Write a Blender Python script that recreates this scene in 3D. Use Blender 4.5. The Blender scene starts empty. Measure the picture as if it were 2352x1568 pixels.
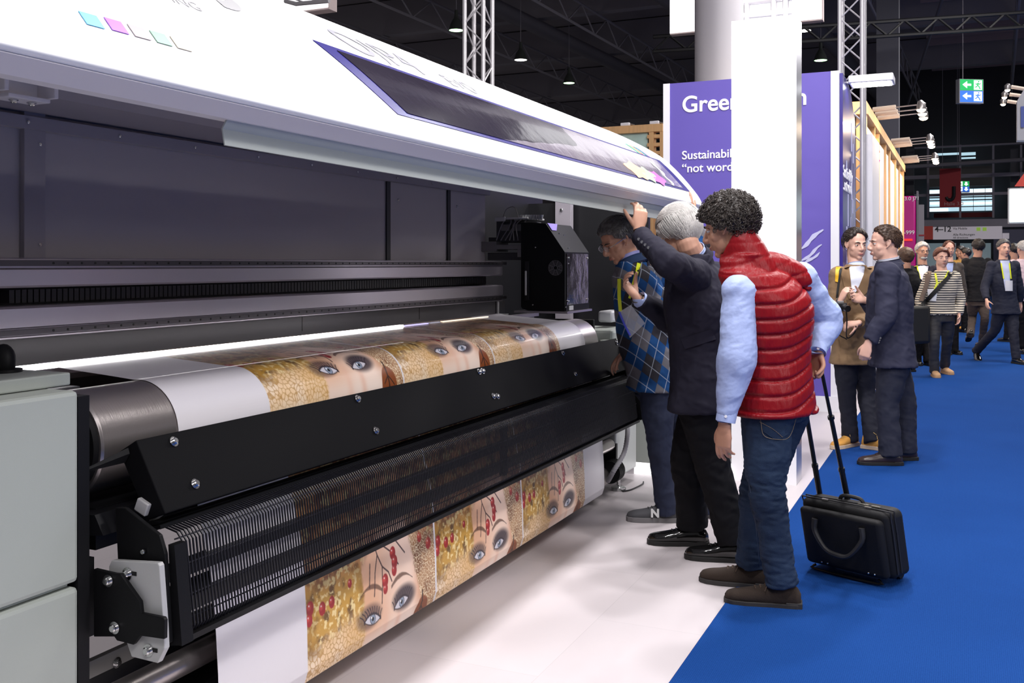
import bpy, bmesh, math, random
import numpy as np
from mathutils import Vector, Matrix, noise as mnoise
from mathutils.bvhtree import BVHTree
random.seed(7); rng = np.random.default_rng(7)
SC = bpy.context.scene; COL = SC.collection
# ------------------------------------------------------------ camera, world, lights, exposure
FPX, VX, HY, CAMZ = 2287.0, 2215.0, 606.0, 1.45
YAW = math.atan2(VX-1176.0, FPX); CA, SA = math.cos(YAW), math.sin(YAW)
cd = bpy.data.cameras.new('camera'); cam = bpy.data.objects.new('view_camera', cd); COL.objects.link(cam)
cd.sensor_width = 36.0; cd.lens = 36.0*FPX/2352.0; cd.shift_y = -(784.0-HY)/2352.0
cd.clip_start = 0.05; cd.clip_end = 300
cam.location = (0, 0, CAMZ); cam.rotation_euler = (math.pi/2, 0, YAW); SC.camera = cam
w = bpy.data.worlds.new('world'); SC.world = w; w.use_nodes = True
w.node_tree.nodes['Background'].inputs[0].default_value = (0.85, 0.82, 0.88, 1)
w.node_tree.nodes['Background'].inputs[1].default_value = 0.13
SC.view_settings.view_transform = 'Standard'; SC.view_settings.look = 'None'
SC.view_settings.gamma = 1; SC.view_settings.use_curve_mapping = False
SC.view_settings.exposure = 0.35
def area(name, loc, target, size, power, col=(1, .97, .98), sy=None, spread=180):
    l = bpy.data.lights.new(name, 'AREA'); l.energy = power; l.color = col; l.size = size
    if sy: l.shape = 'RECTANGLE'; l.size_y = sy
    l.spread = math.radians(spread)
    o = bpy.data.objects.new(name, l); COL.objects.link(o); o.location = loc
    o.rotation_euler = (Vector(target)-Vector(loc)).to_track_quat('-Z', 'Y').to_euler()
    return o
# stand spotlights hanging from the trusses above the stand, out of frame
LK = 1.0
for yy, pw in ((1.0, 60), (2.6, 70), (4.3, 75), (6.0, 80), (7.6, 45)):
    area('stand_light', (-1.05, yy, 5.2), (-1.55, yy+.1, 1.0), 0.22, pw*LK)
area('stand_light', (1.5, 3.4, 5.0), (-2.0, 4.0, 1.0), 0.35, 70*LK)
area('stand_light', (-4.3, 3.6, 5.2), (-4.0, 3.6, 0), 0.4, 75)
area('side_fill_light', (5.4, 2.6, 3.3), (-2.0, 3.6, 0.9), 2.6, 100)  # added soft side fill from across the aisle, no fixture modelled
area('stand_light', (-0.6, 8.2, 5.6), (-1.9, 10.2, 1.8), 0.7, 55*LK)
area('aisle_light', (3.0, 8.0, 8.2), (0.8, 8.6, 0), 2.0, 165, (1, .96, .95))
area('aisle_light', (2.5, 15.0, 8.2), (0.8, 15.0, 0), 2.0, 400, (1, .96, .95))
area('aisle_light', (3.5, 22.0, 8.2), (2.0, 22.0, 0), 2.5, 500, (1, .96, .95))
area('aisle_light', (4.0, 33.0, 9.0), (3.0, 33.0, 0), 3.0, 700, (1, .96, .95))
area('front_fill_light', (3.0, -2.5, 6.5), (-1.6, 3.6, 0.9), 2.0, 200)  # added front fill from the camera side, no fixture modelled
# ------------------------------------------------------------ pixel <-> place helpers (pixels of the photo, true distances)
def W(px, py, d):
    s = (px-1176.0)/FPX*d
    return Vector((s*CA - d*SA, s*SA + d*CA, CAMZ-(py-HY)/FPX*d))
def onX(px, py, x):
    t = (px-1176.0)/FPX; y = x*(CA+t*SA)/(t*CA-SA); d = -x*SA+y*CA
    return Vector((x, y, CAMZ-(py-HY)/FPX*d))
def onY(px, py, y):
    t = (px-1176.0)/FPX; x = y*(t*CA-SA)/(CA+t*SA); d = -x*SA+y*CA
    return Vector((x, y, CAMZ-(py-HY)/FPX*d))
def onZ(px, py, z):
    return W(px, py, (CAMZ-z)*FPX/(py-HY))
def ray(px, py):
    return (W(px, py, 1.0)-Vector((0, 0, CAMZ))).normalized()
def cam_dir(r, d, u=0):      # direction given as right / away / up seen from the camera
    return Vector((r*CA-d*SA, r*SA+d*CA, u))
# ------------------------------------------------------------ materials
def _n(nt, t, **k):
    n = nt.nodes.new(t)
    for a, b in k.items(): setattr(n, a, b)
    return n
MATS = {}
def mat(name, col, rough=.5, metal=0., bump=None, var=0., vs=8., emit=None, es=0., spec=.5, coat=0., trans=0., alpha=1., sheen=0., aniso=0., ior=1.45, noise_scale=(1, 1, 1)):
    if name in MATS: return MATS[name]
    m = bpy.data.materials.new(name); m.use_nodes = True; nt = m.node_tree; b = nt.nodes['Principled BSDF']
    b.inputs['Base Color'].default_value = (*col, 1); b.inputs['Roughness'].default_value = rough
    b.inputs['Metallic'].default_value = metal; b.inputs['Specular IOR Level'].default_value = spec
    b.inputs['Coat Weight'].default_value = coat; b.inputs['Transmission Weight'].default_value = trans
    b.inputs['Alpha'].default_value = alpha; b.inputs['Sheen Weight'].default_value = sheen; b.inputs['IOR'].default_value = ior
    if aniso: b.inputs['Anisotropic'].default_value = aniso
    if emit: b.inputs['Emission Color'].default_value = (*emit, 1); b.inputs['Emission Strength'].default_value = es
    tc = mp = None
    if var or bump:
        tc = _n(nt, 'ShaderNodeTexCoord'); mp = _n(nt, 'ShaderNodeMapping'); mp.inputs['Scale'].default_value = noise_scale
        nt.links.new(tc.outputs['Object'], mp.inputs[0])
    if var:
        ns = _n(nt, 'ShaderNodeTexNoise'); ns.inputs['Scale'].default_value = vs; ns.inputs['Detail'].default_value = 5
        nt.links.new(mp.outputs[0], ns.inputs['Vector'])
        mx = _n(nt, 'ShaderNodeMix', data_type='RGBA')
        lo = [max(0, c*(1-var)) for c in col]; hi = [min(1, c*(1+var)) for c in col]
        mx.inputs[6].default_value = (*lo, 1); mx.inputs[7].default_value = (*hi, 1)
        nt.links.new(ns.outputs['Fac'], mx.inputs[0]); nt.links.new(mx.outputs[2], b.inputs['Base Color'])
    if bump:
        n2 = _n(nt, 'ShaderNodeTexNoise'); n2.inputs['Scale'].default_value = bump[0]; n2.inputs['Detail'].default_value = 4
        nt.links.new(mp.outputs[0], n2.inputs['Vector'])
        bp = _n(nt, 'ShaderNodeBump'); bp.inputs['Strength'].default_value = bump[1]; bp.inputs['Distance'].default_value = bump[2] if len(bump) > 2 else .01
        nt.links.new(n2.outputs['Fac'], bp.inputs['Height']); nt.links.new(bp.outputs[0], b.inputs['Normal'])
    MATS[name] = m
    return m
def attr_mat(name, rough=.4, coat=0., spec=.5):
    m = bpy.data.materials.new(name); m.use_nodes = True; nt = m.node_tree; b = nt.nodes['Principled BSDF']
    a = _n(nt, 'ShaderNodeVertexColor'); a.layer_name = 'print'
    nt.links.new(a.outputs[0], b.inputs['Base Color']); b.inputs['Roughness'].default_value = rough
    b.inputs['Coat Weight'].default_value = coat; b.inputs['Specular IOR Level'].default_value = spec
    return m
def M_(nt, op, a, b=None, c=None):
    n = _n(nt, 'ShaderNodeMath', operation=op)
    for i, v in enumerate((a, b, c)):
        if v is None: continue
        if isinstance(v, (int, float)): n.inputs[i].default_value = v
        else: nt.links.new(v, n.inputs[i])
    return n.outputs[0]
def mixc(nt, f, a, b):
    n = _n(nt, 'ShaderNodeMix', data_type='RGBA')
    if isinstance(f, (int, float)): n.inputs[0].default_value = f
    else: nt.links.new(f, n.inputs[0])
    for i, v in ((6, a), (7, b)):
        if isinstance(v, tuple): n.inputs[i].default_value = (*v, 1)
        else: nt.links.new(v, n.inputs[i])
    return n.outputs[2]
# ------------------------------------------------------------ objects
def tag(o, label=None, cat=None, group=None, kind=None):
    if label: o['label'] = label
    if cat: o['category'] = cat
    if group: o['group'] = group
    if kind: o['kind'] = kind
    return o
def thing(name, loc, label, cat, group=None, rz=0):
    o = bpy.data.objects.new(name, None); COL.objects.link(o); o.location = loc; o.rotation_euler.z = rz
    o.empty_display_size = .1
    return tag(o, label, cat, group)
def wpos(o):
    v = Vector((0, 0, 0))
    while o is not None: v += Vector(o.location); o = o.parent
    return v
class MB:
    """collects closed shapes into one mesh (world coordinates)"""
    def __init__(s): s.v = []; s.f = []
    def add(s, vs, fs):
        k = len(s.v); s.v += [tuple(p) for p in vs]; s.f += [tuple(i+k for i in f) for f in fs]; return s
    def box(s, a, b, rot=None, piv=None):
        x0, y0, z0 = [min(p, q) for p, q in zip(a, b)]; x1, y1, z1 = [max(p, q) for p, q in zip(a, b)]
        vs = [Vector(p) for p in ((x0, y0, z0), (x1, y0, z0), (x1, y1, z0), (x0, y1, z0), (x0, y0, z1), (x1, y0, z1), (x1, y1, z1), (x0, y1, z1))]
        if rot is not None:
            pv = Vector(piv) if piv is not None else sum(vs, Vector())/8
            vs = [rot @ (p-pv)+pv for p in vs]
        return s.add(vs, [(0, 3, 2, 1), (4, 5, 6, 7), (0, 1, 5, 4), (1, 2, 6, 5), (2, 3, 7, 6), (3, 0, 4, 7)])
    def obox(s, c, ux, uy, uz):   # oriented box: half-extent vectors
        c, ux, uy, uz = map(Vector, (c, ux, uy, uz))
        vs = [c-ux-uy-uz, c+ux-uy-uz, c+ux+uy-uz, c-ux+uy-uz, c-ux-uy+uz, c+ux-uy+uz, c+ux+uy+uz, c-ux+uy+uz]
        return s.add(vs, [(0, 3, 2, 1), (4, 5, 6, 7), (0, 1, 5, 4), (1, 2, 6, 5), (2, 3, 7, 6), (3, 0, 4, 7)])
    def loft(s, rings, cap=True, closed=True):
        n = len(rings[0]); vs = [p for r in rings for p in r]; fs = []
        for i in range(len(rings)-1):
            for j in range(n if closed else n-1):
                a = i*n+j; b = i*n+(j+1) % n; fs.append((a, b, b+n, a+n))
        if cap:
            fs.append(tuple(range(n-1, -1, -1))); fs.append(tuple(range((len(rings)-1)*n, len(rings)*n)))
        return s.add(vs, fs)
    def tube(s, pts, r, n=10, sub=1, cap=True, flat=None):
        pts = [Vector(p) for p in pts]; rs = list(r) if hasattr(r, '__len__') else [r]*len(pts)
        if sub > 1: pts, rs = crom(pts, rs, sub)
        rings = []; up = None
        for i, p in enumerate(pts):
            t = (pts[min(i+1, len(pts)-1)]-pts[max(i-1, 0)])
            t = t.normalized() if t.length > 1e-9 else Vector((0, 0, 1))
            if up is None: up = t.orthogonal().normalized()
            up = (up-t*up.dot(t)); up = up.normalized() if up.length > 1e-6 else t.orthogonal().normalized()
            sd = t.cross(up)
            rings.append([p+up*(rs[i]*math.cos(2*math.pi*k/n))+sd*(rs[i]*math.sin(2*math.pi*k/n)) for k in range(n)])
        return s.loft(rings, cap)
    def ell(s, c, r, X=Vector((1, 0, 0)), Y=Vector((0, 1, 0)), Z=Vector((0, 0, 1)), n=16, m=10):
        c = Vector(c); rr = r if hasattr(r, '__len__') else (r, r, r); vs = [c-Z*rr[2]]; fs = []
        for i in range(1, m):
            a = -math.pi/2+math.pi*i/m
            for j in range(n):
                b = 2*math.pi*j/n
                vs.append(c+X*(rr[0]*math.cos(a)*math.cos(b))+Y*(rr[1]*math.cos(a)*math.sin(b))+Z*(rr[2]*math.sin(a)))
        vs.append(c+Z*rr[2]); L = len(vs)-1
        for j in range(n): fs.append((0, 1+(j+1) % n, 1+j)); fs.append((L, L-n+j, L-n+(j+1) % n))
        for i in range(m-2):
            for j in range(n):
                a = 1+i*n+j; b = 1+i*n+(j+1) % n; fs.append((a, b, b+n, a+n))
        return s.add(vs, fs)
    def cyl(s, a, b, r, n=20, r2=None):
        return s.tube([a, b], [r, r if r2 is None else r2], n)
    def prism(s, poly, vec):      # closed polygon (world pts) extruded by vec
        poly = [Vector(p) for p in poly]; vec = Vector(vec); n = len(poly)
        vs = poly+[p+vec for p in poly]
        return s.add(vs, [tuple(range(n))[::-1], tuple(range(n, 2*n))]+[(i, (i+1) % n, (i+1) % n+n, i+n) for i in range(n)])
    def build(s, name, m, parent=None, smooth=True, bevel=0, sharp=40, label=None, kind=None):
        return obj(name, s.v, s.f, m, parent, smooth, bevel, sharp, label, kind)
def obj(name, vs, fs, m, parent=None, smooth=True, bevel=0, sharp=40, label=None, kind=None, recalc=True):
    me = bpy.data.meshes.new(name); off = wpos(parent) if parent is not None else Vector((0, 0, 0))
    if parent is None and len(vs):
        A = np.array(vs, dtype=float); off = Vector(((A[:, 0].min()+A[:, 0].max())/2, (A[:, 1].min()+A[:, 1].max())/2, A[:, 2].min()))
    A = np.array(vs, dtype=float)-np.array(off)
    me.from_pydata(A.tolist(), [], [tuple(int(i) for i in f) for f in fs])
    if recalc:
        bm = bmesh.new(); bm.from_mesh(me); bmesh.ops.recalc_face_normals(bm, faces=bm.faces); bm.to_mesh(me); bm.free()
    return link(name, me, m, parent, smooth, bevel, sharp, label, kind, off)
def link(name, me, m, parent, smooth=True, bevel=0, sharp=40, label=None, kind=None, off=None):
    if not me.materials: me.materials.append(m)
    o = bpy.data.objects.new(name, me); COL.objects.link(o)
    if parent is not None: o.parent = parent
    elif off is not None: o.location = off
    if smooth:
        me.shade_smooth()
        if sharp < 180: me.set_sharp_from_angle(angle=math.radians(sharp))
    if bevel:
        b = o.modifiers.new('bevel', 'BEVEL'); b.width = bevel; b.segments = 2; b.limit_method = 'ANGLE'; b.angle_limit = math.radians(35)
    if label: o['label'] = label
    if kind: o['kind'] = kind
    return o
def crom(pts, rs, sub):
    P = [pts[0]*2-pts[1]]+pts+[pts[-1]*2-pts[-2]]; R = [rs[0]]+rs+[rs[-1]]; op = []; orr = []
    for i in range(1, len(P)-2):
        for k in range(sub):
            t = k/sub; a, b, c, d = P[i-1], P[i], P[i+1], P[i+2]
            op.append(.5*((2*b)+(c-a)*t+(2*a-5*b+4*c-d)*t*t+(3*b-a-3*c+d)*t**3))
            t2 = t*t*(3-2*t); orr.append(R[i]*(1-t2)+R[i+1]*t2)
    op.append(pts[-1]); orr.append(rs[-1]); return op, orr
def remesh(mb, voxel, smooth=2, factor=.5):
    me = bpy.data.meshes.new('tmp'); me.from_pydata([tuple(p) for p in mb.v], [], mb.f)
    o = bpy.data.objects.new('tmp', me); COL.objects.link(o)
    r = o.modifiers.new('r', 'REMESH'); r.mode = 'VOXEL'; r.voxel_size = voxel; r.adaptivity = 0
    if smooth: k = o.modifiers.new('s', 'SMOOTH'); k.iterations = smooth; k.factor = factor
    dg = bpy.context.evaluated_depsgraph_get(); dg.update()
    out = bpy.data.meshes.new_from_object(o.evaluated_get(dg)); bpy.data.objects.remove(o); bpy.data.meshes.remove(me)
    return out
def get_vn(me):
    n = len(me.vertices); v = np.empty(n*3); me.vertices.foreach_get('co', v)
    nn = np.empty(n*3); me.vertex_normals.foreach_get('vector', nn)
    return v.reshape(-1, 3), nn.reshape(-1, 3)
def set_v(me, v): me.vertices.foreach_set('co', v.ravel()); me.update()
def wob(v, f, seed=0):   # cheap smooth pseudo-noise, roughly -1..1
    r = np.random.default_rng(seed); out = 0
    for k in range(4):
        d = r.normal(size=(3, 3)); d /= np.linalg.norm(d, axis=1)[:, None]; ph = r.uniform(0, 6.28, 3)
        q = v@d.T*f*(1+.6*k)
        out = out+np.sin(q[:, 0]+ph[0]+1.5*np.sin(q[:, 1]*.7+ph[1]))*np.cos(q[:, 2]*.8+ph[2])/(1+.6*k)
    return out/1.9
def finish(me, name, m, parent, disp=None, label=None):
    """world-coordinate remeshed mesh -> part of parent"""
    v, n = get_vn(me)
    if disp is not None: v = v+n*disp(v, n)[:, None]
    v = v-np.array(wpos(parent)); set_v(me, v)
    me.materials.clear(); me.materials.append(m)
    return link(name, me, m, parent, True, 0, 180, label)
def text_obj(name, s, m, origin, right, up, size, parent, extr=.002, align='LEFT', bold=0., label=None):
    cu = bpy.data.curves.new('t', 'FONT'); cu.body = s; cu.size = size; cu.extrude = extr; cu.align_x = align; cu.offset = bold
    o = bpy.data.objects.new('t', cu); COL.objects.link(o); dg = bpy.context.evaluated_depsgraph_get(); dg.update()
    me = bpy.data.meshes.new_from_object(o.evaluated_get(dg)); bpy.data.objects.remove(o)
    R = Vector(right).normalized(); U = Vector(up).normalized(); N = R.cross(U)
    v = np.empty(len(me.vertices)*3); me.vertices.foreach_get('co', v); v = v.reshape(-1, 3)
    A = np.array([list(R), list(U), list(N)]); v = v@A+np.array(origin)-np.array(wpos(parent))
    set_v(me, v); me.materials.clear(); me.materials.append(m)
    return link(name, me, m, parent, False, label=label)
def struct(o, name=None):
    o['kind'] = 'structure'; return o
def dup(root, loc, label=None, group=None, rz=None):
    r = root.copy(); COL.objects.link(r); r.location = loc
    if rz is not None: r.rotation_euler.z = rz
    if label: r['label'] = label
    if group: r['group'] = group
    for ch in list(root.children):
        c = ch.copy(); COL.objects.link(c); c.parent = r
        for g in ch.children:
            d = g.copy(); COL.objects.link(d); d.parent = c
    return r
UP = Vector((0, 0, 1))
# ============================================================ SETTING
def floor_mat():
    m = bpy.data.materials.new('stand_vinyl'); m.use_nodes = True; nt = m.node_tree; b = nt.nodes['Principled BSDF']
    tc = _n(nt, 'ShaderNodeTexCoord'); mp = _n(nt, 'ShaderNodeMapping'); mp.inputs['Rotation'].default_value = (0, 0, math.pi/2)
    nt.links.new(tc.outputs['Object'], mp.inputs[0])
    br = _n(nt, 'ShaderNodeTexBrick'); br.inputs['Scale'].default_value = 1.0; br.inputs['Brick Width'].default_value = 1.25
    br.inputs['Row Height'].default_value = .62; br.inputs['Mortar Size'].default_value = .0012; br.offset = .5
    br.inputs['Color1'].default_value = (.56, .51, .525, 1); br.inputs['Color2'].default_value = (.52, .475, .49, 1); br.inputs['Mortar'].default_value = (.42, .385, .395, 1)
    nt.links.new(mp.outputs[0], br.inputs['Vector'])
    m2 = _n(nt, 'ShaderNodeMapping'); m2.inputs['Scale'].default_value = (3.2, 1.1, 1)
    nt.links.new(tc.outputs['Object'], m2.inputs[0])
    ns = _n(nt, 'ShaderNodeTexNoise'); ns.inputs['Scale'].default_value = 2.2; ns.inputs['Detail'].default_value = 8; ns.inputs['Roughness'].default_value = .7
    nt.links.new(m2.outputs[0], ns.inputs['Vector'])
    f = M_(nt, 'MULTIPLY', ns.outputs['Fac'], .55)
    c = mixc(nt, f, br.outputs['Color'], (.62, .575, .59)); nt.links.new(c, b.inputs['Base Color'])
    nt.links.new(M_(nt, 'MULTIPLY_ADD', ns.outputs['Fac'], .25, .32), b.inputs['Roughness']); b.inputs['Specular IOR Level'].default_value = .45
    return m
def carpet_mat():
    m = bpy.data.materials.new('blue_carpet'); m.use_nodes = True; nt = m.node_tree; b = nt.nodes['Principled BSDF']
    tc = _n(nt, 'ShaderNodeTexCoord')
    n1 = _n(nt, 'ShaderNodeTexNoise'); n1.inputs['Scale'].default_value = 160; n1.inputs['Detail'].default_value = 3
    n2 = _n(nt, 'ShaderNodeTexNoise'); n2.inputs['Scale'].default_value = 1.3; n2.inputs['Detail'].default_value = 4
    wv = _n(nt, 'ShaderNodeTexWave'); wv.inputs['Scale'].default_value = 45; wv.inputs['Distortion'].default_value = 1.5; wv.bands_direction = 'X'
    for n in (n1, n2, wv): nt.links.new(tc.outputs['Object'], n.inputs['Vector'])
    a = M_(nt, 'ADD', M_(nt, 'MULTIPLY', n1.outputs['Fac'], .55), M_(nt, 'MULTIPLY', wv.outputs['Fac'], .18))
    a = M_(nt, 'ADD', a, M_(nt, 'MULTIPLY', n2.outputs['Fac'], .3))
    c = mixc(nt, a, (.0045, .026, .125), (.014, .068, .27)); nt.links.new(c, b.inputs['Base Color'])
    b.inputs['Roughness'].default_value = .95; b.inputs['Specular IOR Level'].default_value = .03; b.inputs['Sheen Weight'].default_value = 0
    bp = _n(nt, 'ShaderNodeBump'); bp.inputs['Strength'].default_value = .5; bp.inputs['Distance'].default_value = .004
    nt.links.new(a, bp.inputs['Height']); nt.links.new(bp.outputs[0], b.inputs['Normal'])
    return m
struct(MB().box((-22, -4, -.12), (16, 70, -.02)).build('floor', mat('hall_floor', (.18, .17, .18), .7, bump=(8, .1))))
EX = -.93
tag(MB().box((-8, -3, -.02), (EX, 13.2, 0)).build('stand_floor', floor_mat(), smooth=False), 'pale grey vinyl stand floor under the big printer, ending at the blue carpet', 'floor covering')
tag(MB().box((EX, -3, -.02), (9, 52, .004)).build('carpet', carpet_mat(), smooth=False), 'blue ribbed aisle carpet running away to the far hall wall', 'carpet')
dark = mat('hall_ceiling_paint', (.30, .27, .29), .9, var=.3, vs=.6)
steel_dk = mat('dark_roof_steel', (.30, .28, .31), .7)
steel_md = mat('grey_roof_steel', (.16, .15, .17), .6)
struct(MB().box((-40, -4, 11.9), (40, 75, 12.1)).build('ceiling', dark))
struct(MB().box((-40, 74, -.1), (40, 74.4, 12)).build('wall_back', mat('hall_back_paint', (.07, .066, .075), .9)))
struct(MB().box((-30.4, -4, -.1), (-30, 75, 12)).build('wall_left', mat('hall_left_paint', (.2, .18, .2), .9)))
# roof purlins and girders (each its own)
def truss_beam(name, p0, p1, h, wd, m, seg, label, r=.03):
    p0, p1 = Vector(p0), Vector(p1); t = thing(name, p0, label, 'girder', 'dark roof girders')
    ax = (p1-p0).normalized(); sd = ax.cross(UP).normalized(); L = (p1-p0).length
    for zz in (0, h):
        b = MB().tube([p0+UP*zz, p1+UP*zz], r*1.6, 6); b.build('chord', m, t)
    b = MB(); n = max(2, int(L/seg))
    for i in range(n):
        a = p0+ax*(L*i/n)+UP*(h if i % 2 else 0); c = p0+ax*(L*(i+1)/n)+UP*(0 if i % 2 else h); b.tube([a, c], r, 5)
    b.build('lattice', m, t); return t
for k, y in enumerate((20, 27, 34, 41, 50, 60)):
    tag(MB().box((-30, y-.22, 10.5), (14, y+.22, 11.85)).build('roof_beam', steel_dk, smooth=False), 'broad dark crosswise roof beam high over the hall', 'beam', 'crosswise roof beams')
for k, x in enumerate((-26, -21.5, -17, -12.5, -8, -3.2, 1.0, 5.5)):
    truss_beam('roof_girder', (x, 14, 9.6), (x+1.5, 70, 9.6), .8, .3, steel_dk, 1.2, 'dark lattice roof girder, %s from the left of those running under the ceiling' % ('first', 'second', 'third', 'fourth', 'fifth', 'sixth', 'seventh', 'eighth')[k])
for k, x in enumerate((-15.5, -10, -6.4)):
    tag(MB().tube([(x, 12, 10.15), (x+2.4, 55, 10.15)], .28, 14).build('air_duct', steel_md), ('round grey air duct under the dark roof, ' + ('leftmost of three', 'middle of three', 'rightmost of three')[k]), 'duct', 'roof ducts')
b = MB()
for y in np.arange(13, 70, 1.6): b.box((-1.5, y, 11.2), (14, y+.05, 11.9))
tag(b.build('ceiling_slats', mat('brown_slats', (.40, .31, .34), .8), smooth=False), 'rows of dark brown ceiling slats above the aisle', 'slats', kind='stuff')
tag(MB().tube([W(2170, -20, 30), W(2085, 240, 46)], .05, 8).build('sprinkler_pipe', steel_md), 'thin grey pipe slanting across the dark ceiling above the aisle', 'pipe')
truss_beam('lighting_truss', W(1500, 118, 24), W(2500, 52, 24), .35, .3, mat('black_truss', (.02, .02, .022), .5), .4, 'long black lighting truss crossing the aisle overhead')['category'] = 'truss'
tag(MB().tube([W(2055, 385, 43), W(2420, 362, 43)], .09, 8).build('curtain_rail', steel_md), 'long thin grey rail across the aisle in front of the far glazing', 'rail')
# high bay pendants
shade_m = mat('lamp_shade_grey', (.09, .1, .09), .35, metal=.4)
def pendant(px, py, col, label, R=.225, z=8.4):
    d = (z-CAMZ)*FPX/(HY-py); c = W(px, py, d); t = thing('pendant_lamp', c, label, 'lamp', 'high bay pendant lamps')
    prof = [(.02, .62), (.05, .6), (.06, .42), (.075, .36), (.12, .30), (.18, .18), (R, .02), (R+.006, 0), (R-.01, 0), (R-.03, .04), (.12, .2), (.03, .3)]
    rings = [[c+Vector((r*math.cos(a), r*math.sin(a), h)) for a in np.linspace(0, 2*math.pi, 25)[:-1]] for r, h in prof]
    MB().loft(rings).build('lamp_shade', shade_m, t)
    MB().cyl(c+UP*.005, c+UP*.03, R*.93, 24).build('lamp_lens', mat('lens_'+col[0], (.8, .8, .8), emit=col[1], es=6), t)
    MB().tube([c+UP*.6, c+UP*3.3], .012, 6).build('cord', steel_dk, t)
GRN = ('green', (.45, 1, .4)); WHT = ('white', (1, .95, .9))
pendant(1048, 70, GRN, 'green-tinted high bay pendant left of the tall lattice tower')
pendant(1196, 138, WHT, 'warm white high bay pendant just right of the left lattice tower')
pendant(1307, 191, GRN, 'green-tinted high bay pendant lowest above the printer hood')
pendant(1885, 139, GRN, 'green-tinted high bay pendant between the white pillar and right lattice tower')
pendant(1846, 71, WHT, 'white high bay pendant half hidden by the top of the white pillar')
# building columns
colm = mat('pale_column', (.86, .83, .87), .6, bump=(3, .05))
c = W(1651, 600, 15.5)
b = MB().cyl((c.x, c.y, 0), (c.x, c.y, 11.8), .37, 36); tag(b.build('round_column', colm), 'round pale grey building column rising behind the purple wall', 'column')
c = W(2040, 600, 27); b = MB().box((c.x-.28, c.y-.28, 0), (c.x+.28, c.y+.28, 9.4)); tag(b.build('square_column', mat('grey_column', (.115, .115, .14), .8)), 'square dark grey column rising behind the timber booth', 'column')
# vertical lattice towers
trm = mat('truss_white', (.62, .6, .62), .35, metal=.3)
def lattice_tower(px, d, z0, z1, label, wd=.29):
    c = W(px, HY, d); c.z = z0; t = thing('lattice_tower', c, label, 'truss', 'upright lattice towers')
    h = wd/2-.025; cs = [(c.x-h, c.y-h), (c.x+h, c.y-h), (c.x+h, c.y+h), (c.x-h, c.y+h)]
    for x, y in cs: MB().cyl((x, y, z0), (x, y, z1), .025, 12).build('upright_tube', trm, t)
    for i in range(4):
        b = MB(); (xa, ya), (xb, yb) = cs[i], cs[(i+1) % 4]; z = z0; k = i % 2
        while z < z1-.25:
            a, e = ((xa, ya), (xb, yb)) if k % 2 == 0 else ((xb, yb), (xa, ya))
            b.tube([(a[0], a[1], z), (e[0], e[1], z+.235)], .0095, 6); z += .235; k += 1
        b.build('lattice', trm, t)
    MB().box((c.x-.22, c.y-.22, z0), (c.x+.22, c.y+.22, z0+.015)).build('base_plate', trm, t)
    return t
lattice_tower(1099, 11.6, 0, 6.6, 'white lattice tower standing behind the printer hood, left of the purple wall')
lattice_tower(1957, 11.35, 0, 6.6, 'white lattice tower rising behind the right end of the purple wall')
# ------------------------------------------------------------ purple stand wall
pur = mat('purple_fabric', (.13, .095, .43), .55, bump=(1.6, .25, .02), var=.08, vs=.8)
whp = mat('white_panel', (.83, .82, .86), .45)
wht = mat('white_lettering', (.92, .91, .95), .5)
YW = 10.2
xl, xr = onY(1524, 600, YW).x, onY(1930, 600, YW).x; zt = onY(1930, 162, YW).z
wall = thing('stand_wall', ((xl+xr)/2, YW+.5, 0), 'tall purple stand wall with white lettering behind the men and the pillar', 'wall')
MB().box((xl+.07, YW, .15), (xr-.09, YW+1.05, zt)).build('purple_panel', pur, wall, smooth=False)
MB().box((xl, YW-.012, .15), (xl+.069, YW+1.05, zt)).build('edge_strip', whp, wall, smooth=False)
MB().box((xr-.089, YW-.012, .15), (xr-.01, YW+.9, zt)).build('edge_strip', whp, wall, smooth=False)
MB().box((xl, YW-.03, 0), (xr, YW+1.05, .149)).build('plinth', whp, wall, smooth=False)
blu = mat('deep_blue_fabric', (.04, .028, .22), .3, coat=.3)
pr = [Vector((xr-.0098, YW+.0, .0))]
poly = [Vector((xr-.009, YW+.03, .0)), Vector((xr-.009, YW+1.3, .0)), Vector((xr-.009, YW+1.3, zt-.8))]
for a in np.linspace(0, math.pi/2, 10): poly.append(Vector((xr-.009, YW+.03+1.27*math.cos(a)**.7, zt-.75+.73*math.sin(a))))
MB().prism(poly, (.03, 0, 0)).build('side_panel', blu, wall, smooth=False)
def wtext(name, s, px, py, hpx, bold=.0, par=wall, m=wht, Y=YW-.006, right=Vector((1, 0, 0))):
    p = onY(px, py, Y); q = onY(px, py-hpx, Y); sz = (q.z-p.z)/.69
    return text_obj(name, s, m, p, right, UP, sz, par, .003, bold=bold)
wtext('headline', 'Green Vision', 1566, 258, 36, .004)
wtext('subheading', 'Sustainability attitude', 1566, 366, 19, .0015)
wtext('subheading', '\u201cnot words but deeds\u201d', 1566, 396, 19, .0015)
def streak(par, pts, m, off, name='brush_stroke'):
    b = MB()
    for px, py, qx, qy, wd in pts:
        a, c = onY(px, py, off), onY(qx, qy, off); dv = (c-a); nn = Vector((dv.z, 0, -dv.x)).normalized()
        N = 12; R = []
        for i in range(N):
            t = i/(N-1); ww = wd*(math.sin(math.pi*t*.92+.15))**.6*(1+.2*math.sin(17*t+px)); q = a+dv*t+nn*(.008*math.sin(7*t+py))
            R.append([q-nn*ww, q+nn*ww, q+nn*ww+Vector((0, .006, 0)), q-nn*ww+Vector((0, .006, 0))])
        b.loft(R)
    return b.build(name, m, par, smooth=False)
streak(wall, [(1838, 572, 1890, 526, .020), (1838, 602, 1888, 562, .015), (1841, 612, 1883, 579, .014)], mat('stroke_white', (.55, .55, .78), .6), YW-.008)
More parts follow.
